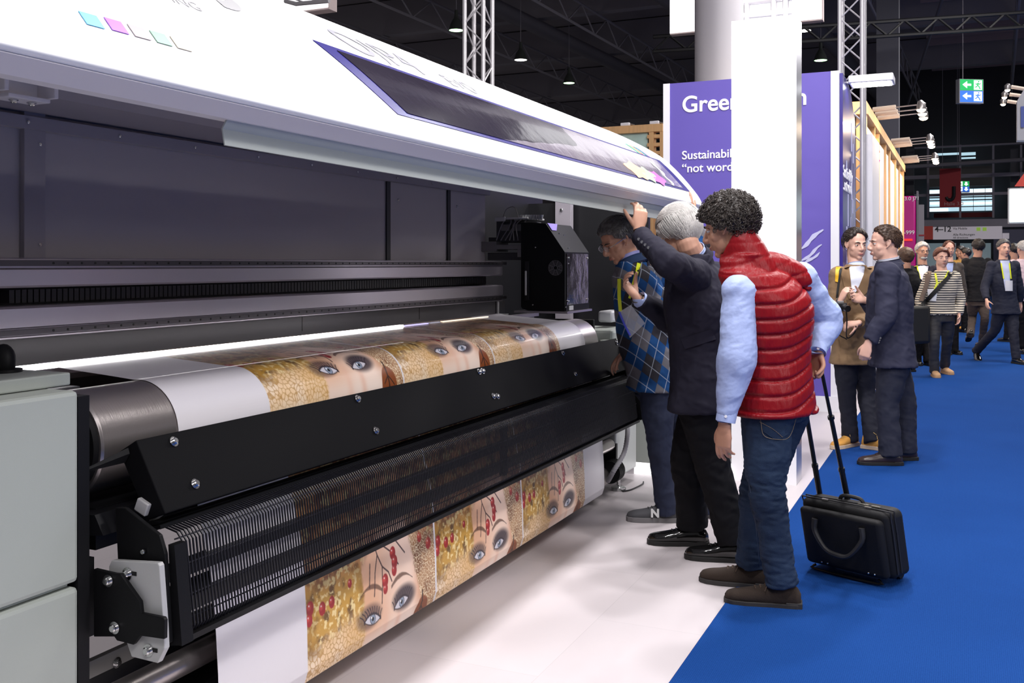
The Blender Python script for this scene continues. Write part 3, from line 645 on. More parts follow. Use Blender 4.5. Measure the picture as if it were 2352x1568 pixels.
# ---- front guard (tilted black tray)
G = [(-2.035, .962), (-1.972, .996), (-1.962, .997), (-1.868, .812), (-1.872, .806), (-1.932, .788), (-1.94, .794), (-1.885, .815), (-1.972, .982), (-2.03, .95)]
GB = [(-2.03, .955), (-1.97, .99), (-1.87, .808), (-1.93, .785)]
gm = mat('guard_black', (.006, .006, .007), .6, bump=(260, .12, .002), spec=.06)
Y0, Y1 = 1.962, 5.90
gd = ext(GB, Y0, Y1, 'front_guard', gm, bevel=.003)
nrm = Vector((.19, 0, .10)).normalized()
fv = Vector((-1.87+1.97, 0, .808-.99))
def gp(y, f): return Vector((-1.97, y, .99))+fv*f+nrm*.001
for px, py in ((399, 1012), (448, 1110), (821, 916), (863, 990), (1100, 853), (1108, 853), (1133, 910), (1142, 910), (1292, 811), (1321, 860), (1416, 787), (1442, 826)):
    best = None
    for f in np.linspace(0, 1, 40):
        q = gp(0, f); v = onX(px, py, q.x)
        e = abs(v.z-q.z)
        if best is None or e < best[0]: best = (e, v.y, f)
    bolt(gp(best[1], best[2]), nrm, .0095, gd)
ext([(-1.937, .770), (-1.895, .778), (-1.888, .784), (-1.93, .781)], Y0, Y1, 'guard_lip', gm)
# black sight wedge left of the guard
MB().loft([[Vector(v) for v in ((-2.0, 1.955, .93), (-1.99, 1.955, .97), (-1.985, 1.955, .955))], [Vector(v) for v in ((-2.02, 1.82, .925), (-2.018, 1.82, .93), (-2.015, 1.82, .927))]]).build('sight_wedge', blkp, pr, smooth=False)
# ---- basket: grille of bent bars, frame, end plates
BY0, BY1 = 1.965, 5.83
grm = mat('grille_black', (.012, .012, .017), .4); mx = 5.05
b = MB()
P = [(-1.90, .768), (-1.852, .757), (-1.834, .735), (-1.806, .52), (-1.815, .506), (-1.845, .50)]
nb = 310
for k in range(nb):
    y = BY0+.02+(BY1-BY0-.04)*k/(nb-1)
    b.tube([(x, y, z) for x, z in P], .0027, 4)
b.build('grille', grm, pr, smooth=False)
for x, z in ((-1.838, .745), (-1.824, .678), (-1.815, .60), (-1.812, .54)):
    MB().cyl((x-.004, BY0, z), (x-.004, BY1, z), .0022, 6).build('cross_wire', grm, pr)
ext([(-1.85, .478), (-1.802, .486), (-1.80, .502), (-1.812, .5), (-1.845, .494)], BY0-.02, BY1+.02, 'grille_rail', blkp)
ext([(-1.93, .772), (-1.89, .765), (-1.89, .775), (-1.93, .78)], BY0, BY1, 'grille_top_rail', blkp)
ext([(-1.835, .74), (-1.815, .74), (-1.79, .49), (-1.82, .49)], BY0-.03, BY0+.012, 'end_flange', blkp)
MB().prism([Vector((x, 1.92, z)) for x, z in ((-2.0, .82), (-1.965, .822), (-1.85, .765), (-1.832, .72), (-1.815, .50), (-1.86, .475), (-1.93, .50), (-1.985, .60))], (0, .012, 0)).build('end_plate', blkp, pr, smooth=False, bevel=.002)
MB().prism([Vector((x, BY1+.03, z)) for x, z in ((-2.0, .95), (-1.88, .93), (-1.82, .80), (-1.79, .50), (-1.86, .475), (-1.99, .50))], (0, .012, 0)).build('end_plate', blkp, pr, smooth=False, bevel=.002)
bolt(onY(331, 1266, 1.919), (0, -1, 0), .007, washer=False)
# solid upper cover at the far end of basket and hanging hook shape seen through the bars
ext([(-1.905, .770), (-1.86, .76), (-1.84, .74), (-1.822, .60), (-1.826, .60), (-1.844, .735), (-1.862, .752), (-1.905, .764)], 4.55, 5.83, 'basket_cover', blk2)
MB().box((-1.9, 4.05, .5), (-1.88, 4.09, .745)).build('inner_strut', blk2, pr, smooth=False)
ext([(-1.985, .60), (-1.93, .60), (-1.93, .63), (-1.985, .63)], 1.98, 5.8, 'inner_bar', blk2)
ext([(-2.0, .52), (-1.93, .50), (-1.93, .54), (-2.0, .56)], 1.98, 5.8, 'inner_bar', blk2)
# zinc plate + black clamp plate with bolts (left end, towards camera)
Q = lambda px, py, y=1.885: onY(px, py, y)
zp_ = MB().prism([Q(250, 1300), Q(256, 1287), Q(362, 1293), Q(366, 1300), Q(376, 1440), Q(378, 1490), Q(362, 1523), Q(302, 1508), Q(250, 1360)], (0, .018, 0)).build('zinc_bracket', zinc, pr, smooth=False, bevel=.002)
cp = MB().prism([Q(215, 1306, 1.865), Q(262, 1317, 1.865), Q(276, 1318, 1.865), Q(321, 1382, 1.865), Q(324, 1408, 1.865), Q(374, 1418, 1.865), Q(378, 1424, 1.865), Q(377, 1468, 1.865), Q(322, 1460, 1.865), Q(306, 1481, 1.865), Q(268, 1471, 1.865), Q(262, 1462, 1.865), Q(215, 1462, 1.865)], (0, .012, 0)).build('clamp_plate', blkp, pr, smooth=False, bevel=.002)
MB().box((-2.11, 1.843, .50), (-2.03, 1.88, .70)).build('clamp_base', blkp, pr, smooth=False)
for px, py, y in ((249, 1333, 1.864), (264, 1441, 1.864)): bolt(onY(px, py, y), (0, -1, 0), .0105, cp)
for px, py, y in ((293, 1317, 1.884), (341, 1493, 1.884)): bolt(onY(px, py, y), (0, -1, 0), .0105, zp_)
for px, py in ((308, 1317), (356, 1493)):
    v = Q(px, py, 1.8845); MB().box((v.x-.012, 1.8835, v.z-.005), (v.x+.008, 1.885, v.z+.005)).build('slot', hole, zp_, smooth=False)
# small pale block & strut between drum and basket
v = onY(330, 1165, 1.96); MB().box((v.x-.02, 1.95, v.z-.015), (v.x+.02, 2.0, v.z+.02), Matrix.Rotation(.4, 3, 'Y')).build('sensor_block', mat('pale_block', (.55, .54, .55), .4), pr, smooth=False, bevel=.003)
MB().prism([onY(316, 1125, 1.98), onY(335, 1115, 1.98), onY(365, 1185, 1.98), onY(345, 1200, 1.98)], (0, .02, 0)).build('hinge_arm', zinc, pr, smooth=False)
# inner dark sheets under the drum
ext([(-2.22, .79), (-2.05, .80), (-2.02, .75), (-2.3, .72), (-2.35, .75)], 1.9, 6.0, 'under_tray', blk2)
ext([(-2.5, .69), (-2.1, .69), (-2.1, .80), (-2.5, .80)], 1.95, 5.95, 'inner_body', blk2)
ext([(-2.17, .33), (-2.15, .33), (-2.15, .376), (-2.17, .376)], 1.845, 6.0, 'base_beam', mat('base_beam_grey', (.30, .285, .28), .4, metal=.2))
ext([(-2.20, .06), (-2.155, .06), (-2.172, .328), (-2.20, .328)], 1.845, 6.0, 'base_skirt', blk2)
MB().loft([ring(-2.03, .315, .036, 1.90), ring(-2.03, .315, .036, 5.95)]).build('idler_roller', drum, pr)
ext([(-2.6, .05), (-2.56, .05), (-2.56, .68), (-2.6, .68)], 3.0, 6.2, 'rear_skirt', blk2)
bolt(onX(268, 1521, -2.149), (1, 0, 0), .01)
# take-up tube at the bottom
MB().loft([ring(-2.06, .13, .062, 1.99), ring(-2.06, .13, .062, 5.95)]).build('takeup_tube', drum, pr)
# ---- right end: cabinet, end plate, cable, wheel
MB().box((-2.75, 5.99, .09), (-2.0, 6.42, .93)).build('right_cabinet', mat('cabinet_light', (.50, .52, .51), .4), pr, smooth=False, bevel=.012)
MB().box((-2.5, 6.02, .931), (-2.03, 6.42, 1.03)).build('right_cabinet_top', cabm, pr, smooth=False, bevel=.02)
MB().box((-2.62, 5.90, .80), (-2.12, 5.93, 1.10)).build('end_cover', blkp, pr, smooth=False, bevel=.004)
for z in (.86, .93): MB().box((-2.1, 5.95, z), (-2.02, 6.2, z+.04)).build('cable_cover', cabm, pr, smooth=False, bevel=.01)
v = onX(1380, 725, -2.2); bx = MB().box((v.x, v.y-.06, v.z-.04), (v.x+.1, v.y+.16, v.z+.035)).build('sensor_housing', mat('housing_white', (.5, .5, .52), .35), pr, bevel=.015)
MB().box((v.x+.1005, v.y+.0, v.z-.025), (v.x+.103, v.y+.04, v.z+.02)).build('sensor_window', hole, bx, smooth=False)
pts = [onX(1441, 975, -1.93), onX(1441, 1000, -1.9), onX(1433, 1040, -1.9), onX(1410, 1080, -1.92), onX(1396, 1105, -1.98)]
pp, rr = crom([Vector(q) for q in pts], [.016]*5, 14); rr = [r*(1 if i % 2 else .82) for i, r in enumerate(rr)]
MB().tube(pp, rr, 10).build('corrugated_hose', mat('hose_grey', (.35, .34, .37), .5), pr)
for k in range(5):
    MB().loft([ring(-2.0, .16, .07, 5.86+.022*k), ring(-2.0, .16, .07, 5.872+.022*k)]).build('brake_disc', blkp, pr)
MB().box((-2.1, 5.96, .09), (-1.99, 5.989, .32)).build('hub_box', blk2, pr, smooth=False)
v = onX(1404, 1150, -2.02); MB().tube([(v.x, 6.1, .02), (v.x, 6.1, .1)], .012, 8).tube([(v.x, 6.1, .0), (v.x, 6.1, .02), (v.x, 6.1, .035)], [.05, .048, .015], 20).build('levelling_foot', steel, pr)
MB().box((-2.12, 1.75, .0), (-2.05, 1.8, .05)).build('levelling_foot', steel, pr, smooth=False)
MB().box((-2.75, 6.3, 0), (-2.7, 6.4, .09)).build('levelling_foot', steel, pr, smooth=False)
MB().box((-2.02, 5.985, .62), (-1.97, 6.02, .66)).build('latch', blkp, pr, smooth=False, bevel=.004)
# ---- print carriage
CY = 6.2; c0 = (-2.75, -2.43)
side = [(-2.75, 1.16), (-2.74, 1.145), (-2.70, 1.135), (-2.43, 1.133), (-2.43, 1.53), (-2.567, 1.723), (-2.75, 1.735)]
car = ext(side, CY, 6.67, 'carriage_box', blkp, bevel=.002)
ext([(-2.425, 1.15), (-2.425, 1.52), (-2.429, 1.52), (-2.429, 1.15)], CY+.03, 6.64, 'front_cover', mat('chrome_cover', (.40, .36, .34), .13, metal=1., bump=(5, .5, .01)), parent=car)
MB().prism([Vector((-2.428, CY+.01, 1.135)), Vector((-2.428, 6.66, 1.135)), Vector((-2.428, 6.66, 1.175)), Vector((-2.428, CY+.01, 1.175))], (.004, 0, 0)).build('lower_strip', blkp, car, smooth=False)
MB().box((-2.4235, CY+.06, 1.138), (-2.421, CY+.14, 1.168)).build('rating_label', mat('label_grey', (.4, .4, .42)), car, smooth=False)
sl = Vector((-2.567+2.43, 0, 1.723-1.53)); sn = Vector((.193, 0, .137)).normalized()
MB().prism([Vector((-2.43, CY+.02, 1.53))+sl*.75+sn*.003, Vector((-2.43, CY+.02, 1.53))+sl*1.0+sn*.003, Vector((-2.43, CY+.2, 1.53))+sl*1.0+sn*.003, Vector((-2.43, CY+.1, 1.53))+sl*.75+sn*.003], sn*.002).build('violet_label', mat('violet_label', (.30, .22, .75), .4), car, smooth=False)
MB().box((-2.8, CY-.005, 1.118), (-2.41, 6.68, 1.132)).build('carriage_plate', alu, car, smooth=False)
fc = onY(1276, 615, CY-.002); fan = MB()
for r in np.linspace(.014, .05, 6): fan.tube([fc+Vector((r*math.cos(a), -.002, r*math.sin(a))) for a in np.linspace(0, 2*math.pi, 25)], .0012, 4, cap=False)
for k in range(8): a = k*math.pi/4+.4; fan.tube([fc+Vector((.012*math.cos(a), -.002, .012*math.sin(a))), fc+Vector((.052*math.cos(a), -.002, .052*math.sin(a)))], .001, 4)
fan.build('fan_grille', mat('fan_grey', (.25, .24, .26), .4), car)
for px, py in ((1230, 568), (1306, 570), (1296, 540), (1306, 605), (1300, 705), (1224, 700), (1285, 536)): bolt(onY(px, py, CY-.001), (0, -1, 0), .005, car, 'screw', False)
for y in (CY+.05, 6.62):
    for z in (1.2, 1.49): bolt((-2.424, y, z), (1, 0, 0), .006, car, 'screw', False)
# head mechanics left of the carriage box
hm = mat('mech_grey', (.22, .21, .22), .4, metal=.5)
def pbox(pxa, pya, pxb, pyb, Y, dp, m, nm, par=pr, bevel=.003):
    a, b_ = onY(pxa, pya, Y), onY(pxb, pyb, Y); return MB().box((a.x, Y, a.z), (b_.x, Y+dp, b_.z)).build(nm, m, par, smooth=False, bevel=bevel)
mech = pbox(1136, 500, 1212, 503, 6.25, .3, mat('mech_light', (.5, .5, .5), .4), 'ink_manifold_tray')
pbox(1136, 498, 1160, 508, 6.24, .01, MATS['mech_light'], 'bracket', mech)
for k in range(9): v = onY(1196+6*k, 505, 6.28); MB().tube([v+UP*.03, v+UP*.035, v], [.013, .013, .008], 10).build('ink_valve', MATS['mech_light'], mech)
pbox(1140, 508, 1205, 545, 6.30, .3, mat('mech_dark', (.05, .05, .055), .5), 'pump_block', mech)
pbox(1150, 515, 1170, 530, 6.28, .02, hm, 'pump', mech); pbox(1178, 515, 1196, 530, 6.28, .02, hm, 'pump', mech)
pbox(1090, 555, 1140, 577, 6.22, .2, hm, 'motor_bracket', mech); pbox(1140, 562, 1212, 572, 6.22, .25, hm, 'cross_plate', mech)
pbox(1120, 580, 1212, 597, 6.26, .25, MATS['mech_dark'], 'slide_block', mech); pbox(1188, 572, 1212, 590, 6.21, .04, hm, 'small_plate', mech)
pbox(1122, 545, 1212, 556, 6.3, .2, MATS['mech_dark'], 'manifold', mech)
b = MB()
for k in range(7):
    a = onY(1140+10*k, 552, 6.24); e = onY(1165+8*k, 500, 6.26); b.tube([a, (a+e)/2+Vector((.04*math.sin(k), 0, .03)), e], .004, 6, 5)
a = onY(1155, 500, 6.3); b.tube([a, a+Vector((.03, 0, .06)), a+Vector((.09, 0, .07)), a+Vector((.12, 0, .0))], .003, 6, 5)
b.build('ink_tubes', mat('tube_grey', (.2, .19, .2), .4), mech)
pbox(1205, 600, 1214, 690, 6.18, .02, blk2, 'chain_guide', mech)
pbox(1205, 622, 1209, 678, 6.16, .01, mat('pale_block', (.5, .5, .5)), 'sensor_strip', mech)
pbox(1118, 690, 1142, 721, 6.1, .02, mat('mech_charcoal', (.05, .05, .05), .5), 'stop_block', mech)  # stop block in one even dark grey
pbox(1140, 692, 1144, 723, 6.05, .02, mat('pale_block', (.5, .5, .5)), 'white_pin', mech); pbox(1135, 720, 1163, 723, 6.04, .04, MATS['pale_block'], 'pin_base', mech)
# ---- hood (lofted shell)
HP = [(-1.54, 1.789), (-1.50, 1.819), (-1.498, 1.838), (-1.545, 1.91), (-1.685, 2.065), (-1.81, 2.172), (-2.1, 2.34), (-2.5, 2.515), (-2.9, 2.62)]
HP1 = [(-1.54, 1.775), (-1.50, 1.808), (-1.496, 1.83), (-1.54, 1.903), (-1.675, 2.058), (-1.81, 2.165), (-2.1, 2.315), (-2.5, 2.465), (-2.9, 2.56)]
HI = [(-2.9, 2.58), (-2.48, 2.46), (-2.09, 2.28), (-1.85, 2.14), (-1.72, 2.04), (-1.61, 1.93), (-1.55, 1.865), (-1.56, 1.828), (-1.60, 1.81)]
HI1 = [(x, z-.02) for x, z in HI]
def smoothprof(p, sub=5):
    q, _ = crom([Vector((x, 0, z)) for x, z in p], [0]*len(p), sub); return [(v.x, v.z) for v in q]
YH0, YH1 = .5, 6.17
def hp_at(y):
    f = (y-YH0)/(YH1-YH0); a, b = smoothprof(HP), smoothprof(HP1); return [(p[0]*(1-f)+q[0]*f, p[1]*(1-f)+q[1]*f) for p, q in zip(a, b)]
lip0 = [HP[0], HP[1]]; lip1 = [HP1[0], HP1[1]]
ou0, ou1 = smoothprof(HP)[5:], smoothprof(HP1)[5:]
hood = ext(ou0+HI, YH0, YH1, 'hood', whood, ou1+HI1, smooth=True)
ext([(-1.545, 1.787), (-1.502, 1.815), (-1.506, 1.819), (-1.56, 1.822), (-1.60, 1.806), (-1.598, 1.79)], YH0, YH1, 'hood_lip', hgrey, [(x, z-.012) for x, z in [(-1.545, 1.787), (-1.502, 1.815), (-1.506, 1.819), (-1.56, 1.822), (-1.60, 1.806), (-1.598, 1.79)]])
ext([(-1.56, 1.787), (-1.575, 1.765), (-1.568, 1.727), (-1.571, 1.726), (-1.579, 1.765), (-1.566, 1.787)], 1.835, 5.55, 'wind_flap', flapm, [(-1.56, 1.775), (-1.575, 1.75), (-1.568, 1.703), (-1.571, 1.702), (-1.579, 1.75), (-1.566, 1.775)])
ext([(-2.9, 2.62), (-3.1, 2.55), (-3.1, 2.0), (-3.07, 2.0), (-3.07, 2.5), (-2.9, 2.585)], YH0, YH1+.2, 'rear_hood_panel', hgrey)
# conforming patches on the hood's outer face: s = position along the profile (by z), y along the machine
def hpt(y, z, off=.002):
    P_ = hp_at(y)
    for i in range(5, len(P_)-1):
        if P_[i][1] <= z <= P_[i+1][1]:
            t = (z-P_[i][1])/(P_[i+1][1]-P_[i][1]+1e-9); x = P_[i][0]*(1-t)+P_[i+1][0]*t
            tx, tz = P_[i+1][0]-P_[i][0], P_[i+1][1]-P_[i][1]; n = Vector((tz, 0, -tx)).normalized()
            return Vector((x, y, z))+n*off
    return Vector((P_[-1][0], y, P_[-1][1]))
def hpatch(quad, nu, nv, off, name, m, parent, th=.0015, fn=None):
    """quad: ((y,z) bottom-left, bottom-right, top-right, top-left)"""
    (a, b, c, d) = [np.array(q, float) for q in quad]; top = []; bot = []
    for j in range(nv+1):
        for i in range(nu+1):
            u, v = i/nu, j/nv
            if fn: u, v = fn(u, v)
            q = (a*(1-u)+b*u)*(1-v)+(d*(1-u)+c*u)*v
            top.append(hpt(q[0], q[1], off+th)); bot.append(hpt(q[0], q[1], off))
    n = len(top); fs = []
    for j in range(nv):
        for i in range(nu):
            k = j*(nu+1)+i; fs.append((k, k+1, k+nu+2, k+nu+1)); fs.append((k+n, k+nu+1+n, k+nu+2+n, k+1+n))
    edge = [i for i in range(nu)]+[nu+j*(nu+1) for j in range(nv)]+[n-1-i for i in range(nu)]+[(nv-j)*(nu+1) for j in range(nv)]
    for k in range(len(edge)): a_, b_ = edge[k], edge[(k+1) % len(edge)]; fs.append((a_, a_+n, b_+n, b_))
    return obj(name, top+bot, fs, m, parent, smooth=True)
WQ = [(2.55, 1.893), (6.0, 1.890), (5.92, 2.082), (2.38, 2.096)]
film = mat('window_film_blue', (.012, .008, .14), .3, spec=.3)
fr_ = hpatch(WQ, 60, 10, .001, 'window_border', film, hood)
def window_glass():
    m = bpy.data.materials.new('tinted_window_reflection'); m.use_nodes = True; nt = m.node_tree; b = nt.nodes['Principled BSDF']
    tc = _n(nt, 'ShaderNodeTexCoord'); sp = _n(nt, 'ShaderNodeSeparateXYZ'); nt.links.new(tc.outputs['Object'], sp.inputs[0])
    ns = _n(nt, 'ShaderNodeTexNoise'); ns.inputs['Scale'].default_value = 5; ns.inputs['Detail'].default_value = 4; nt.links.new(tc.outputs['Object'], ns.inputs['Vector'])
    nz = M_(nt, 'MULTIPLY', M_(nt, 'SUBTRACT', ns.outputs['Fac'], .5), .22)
    # dark ceiling reflection painted into the colour: covers upper left, its lower edge rises to the right
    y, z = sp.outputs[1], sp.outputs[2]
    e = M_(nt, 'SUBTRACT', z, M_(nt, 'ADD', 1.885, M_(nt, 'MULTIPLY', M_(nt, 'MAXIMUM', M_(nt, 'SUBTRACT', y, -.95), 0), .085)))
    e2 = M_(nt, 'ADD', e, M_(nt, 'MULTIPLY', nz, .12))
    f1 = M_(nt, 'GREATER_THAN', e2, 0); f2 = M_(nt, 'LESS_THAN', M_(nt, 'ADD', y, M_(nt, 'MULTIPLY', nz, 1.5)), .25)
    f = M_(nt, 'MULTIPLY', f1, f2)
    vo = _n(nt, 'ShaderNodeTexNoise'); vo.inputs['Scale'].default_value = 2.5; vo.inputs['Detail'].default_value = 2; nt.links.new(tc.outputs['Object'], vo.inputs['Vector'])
    pale = mixc(nt, vo.outputs['Fac'], (.16, .13, .19), (.25, .23, .25))  # reflected white stands, likewise put into the colour
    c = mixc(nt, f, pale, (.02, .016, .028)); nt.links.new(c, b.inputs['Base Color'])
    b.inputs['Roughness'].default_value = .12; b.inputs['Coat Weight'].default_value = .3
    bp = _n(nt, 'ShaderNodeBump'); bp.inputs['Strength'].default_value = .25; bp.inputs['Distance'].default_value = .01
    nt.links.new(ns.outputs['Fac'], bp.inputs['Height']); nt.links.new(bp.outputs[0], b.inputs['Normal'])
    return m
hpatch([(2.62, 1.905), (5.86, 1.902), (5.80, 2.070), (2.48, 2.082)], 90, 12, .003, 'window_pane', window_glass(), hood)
# coloured reflections painted as flat patches on the pane's right end and stickers
for i, (y, z, ry, rz, cc) in enumerate(((5.02, 1.935, .16, .045, (.78, .55, .35)), (5.2, 1.93, .13, .04, (.45, .6, .42)), (5.38, 1.925, .12, .038, (.65, .18, .55)))):
    n = 20; pts = [(y+ry*math.cos(a)*(1+.25*math.sin(3*a+i)), z+rz*math.sin(a)*(1+.2*math.sin(5*a+i))) for a in np.linspace(0, 2*math.pi, n+1)[:-1]]
    vs = [hpt(y, z, .0065)]+[hpt(*p, .0065) for p in pts]+[hpt(y, z, .005)]+[hpt(*p, .005) for p in pts]
    fs = [(0, 1+k, 1+(k+1) % n) for k in range(n)]+[(n+1, n+2+(k+1) % n, n+2+k) for k in range(n)]+[(1+k, n+2+k, n+2+(k+1) % n, 1+(k+1) % n) for k in range(n)]
    obj('colour_splash', vs, fs, mat('pane_reflection%d' % i, cc, .2), hood)
for i, (dy, cc) in enumerate(((0, (.05, .45, .3)), (.035, (.85, .5, .2)), (.07, (.7, .05, .08)), (.15, (.03, .3, .25)), (.2, (.4, .2, .6)))):
    hpatch([(5.50+dy, 2.085), (5.53+dy, 2.085), (5.47+dy, 2.135), (5.44+dy, 2.135)], 2, 4, .001, 'stripe_sticker', mat('sticker%d' % i, cc, .4), hood)
hpatch([(5.62, 1.90), (5.68, 1.90), (5.62, 2.04), (5.55, 2.04)], 5, 10, .0055, 'peeled_film', whp, hood, fn=lambda u, v: (u*(.5+.5*math.sin(9*v)**2)+.25*math.sin(13*v), v))
# faint lettering on the hood
def hood_text(s, y, z, size, m, name='hood_lettering', bold=0):
    o = text_obj(name, s, m, (0, 0, 0), (1, 0, 0), (0, 1, 0), size, hood, .0, bold=bold)
    me = o.data; bm = bmesh.new(); bm.from_mesh(me); bmesh.ops.triangulate(bm, faces=bm.faces); bmesh.ops.subdivide_edges(bm, edges=bm.edges, cuts=4, use_grid_fill=True); bm.to_mesh(me); bm.free()
    n = len(me.vertices); v = np.empty(n*3); me.vertices.foreach_get('co', v); v = v.reshape(-1, 3)
    off = np.array(wpos(hood)); lx, ly = v[:, 0]+off[0], v[:, 1]+off[1]
    out = []
    for a, b in zip(lx, ly): out.append(list(hpt(y+a, z+b*.55, .0016)-Vector(off)))
    set_v(me, np.array(out)); return o
ft = mat('faint_grey_print', (.235, .235, .27), .5)
hood_text('OJP4', 2.62, 2.12, .24, ft); hood_text('EVO', 3.28, 2.115, .13, ft)
hood_text('WJ', 1.52, 2.17, .5, mat('faint_light_print', (.27, .27, .28), .5)); hood_text('PRINTING', 1.62, 2.06, .06, MATS['faint_light_print'])
for k, cc in enumerate(((.10, .45, .75), (.30, .08, .62), (.30, .26, .275), (.17, .31, .23), (.40, .36, .29))):
    px, py = ((211, 46), (268, 61), (320, 76), (370, 89), (416, 101))[k]
    # ray -> hood surface
    best = min(((abs((onX(px, py, hpt(3, zz).x).z)-zz), zz) for zz in np.linspace(1.9, 2.5, 200)), key=lambda q: q[0])
    zz = best[1]; yy = onX(px, py, hpt(3, zz).x).y
    hpatch([(yy-.022, zz-.014), (yy+.022, zz-.014), (yy+.022, zz+.014), (yy-.022, zz+.014)], 2, 2, .001, 'colour_square', mat('square%d' % k, cc, .4), hood)
# end rib of hood
ext([(x-.004, z-.004) for x, z in smoothprof(HP1)[5:]]+HI1, YH1+.001, YH1+.02, 'hood_end_cap', mat('cap_grey', (.5, .5, .55), .4))
# ---- grey ink cabinet behind the printer's right end and its plinth light
t = thing('ink_cabinet', (-1.75, 6.8, 0), 'grey low cabinet behind the right end of the printer, glowing at its foot', 'cabinet')
MB().box((-2.1, 6.6, .085), (-1.45, 7.3, 1.12)).build('body', cabm, t, smooth=False, bevel=.004)
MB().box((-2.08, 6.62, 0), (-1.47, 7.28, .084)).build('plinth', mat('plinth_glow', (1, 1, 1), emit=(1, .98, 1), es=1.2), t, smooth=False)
tag(MB().tube([onZ(1430, 1128, .006), onZ(1450, 1124, .006), onZ(1475, 1112, .006), onZ(1478, 1106, .006)], .005, 6, 5).build('floor_cable', blk2), 'thin black cable on the floor beside the right end of the printer', 'cable')
# ============================================================ PRINTED MEDIA
def vnoise(x, y, seed):
    xi, yi = np.floor(x).astype(np.int64), np.floor(y).astype(np.int64); fx, fy = x-xi, y-yi
    fx = fx*fx*(3-2*fx); fy = fy*fy*(3-2*fy)
    def h(a, b):
        n = (a*374761393+b*668265263+seed*1442695041) & 0x7fffffff; n = ((n ^ (n >> 13))*1274126177) & 0x7fffffff
        return ((n ^ (n >> 16)) & 0xffff)/65535.0
    return (h(xi, yi)*(1-fx)+h(xi+1, yi)*fx)*(1-fy)+(h(xi, yi+1)*(1-fx)+h(xi+1, yi+1)*fx)*fy
def fbm(x, y, seed, o=4): return sum(vnoise(x*2**k, y*2**k, seed+k)/2**k for k in range(o))/sum(1/2**k for k in range(o))
def lerp(a, b, t): return a*(1-t[..., None])+b*t[..., None]
def sstep(a, b, x): t = np.clip((x-a)/(b-a), 0, 1); return t*t*(3-2*t)
def segd(a, w, p):
    d = np.full(a.shape, 9.)
    for (x0, y0), (x1, y1) in zip(p[:-1], p[1:]):
        dx, dy = x1-x0, y1-y0; t = np.clip(((a-x0)*dx+(w-y0)*dy)/(dx*dx+dy*dy), 0, 1); d = np.minimum(d, np.hypot(a-x0-t*dx, w-y0-t*dy))
    return d
def veins(a, w, cell=.02):
    x, y = a/cell, w/cell; xi, yi = np.floor(x).astype(np.int64), np.floor(y).astype(np.int64); f1 = np.full(a.shape, 9.); f2 = np.full(a.shape, 9.)
    def h(i, j, s_):
        n = (i*374761393+j*668265263+s_*1274126177) & 0x7fffffff; n = ((n ^ (n >> 13))*1274126177) & 0x7fffffff
        return ((n ^ (n >> 16)) & 0xffff)/65535.0
    for di in (-1, 0, 1):
        for dj in (-1, 0, 1):
            i, j = xi+di, yi+dj; d = np.hypot(x-i-h(i, j, 1), y-j-h(i, j, 2)); m = d < f1; f2 = np.where(m, f1, np.minimum(f2, d)); f1 = np.where(m, d, f1)
    return (f2-f1)*cell
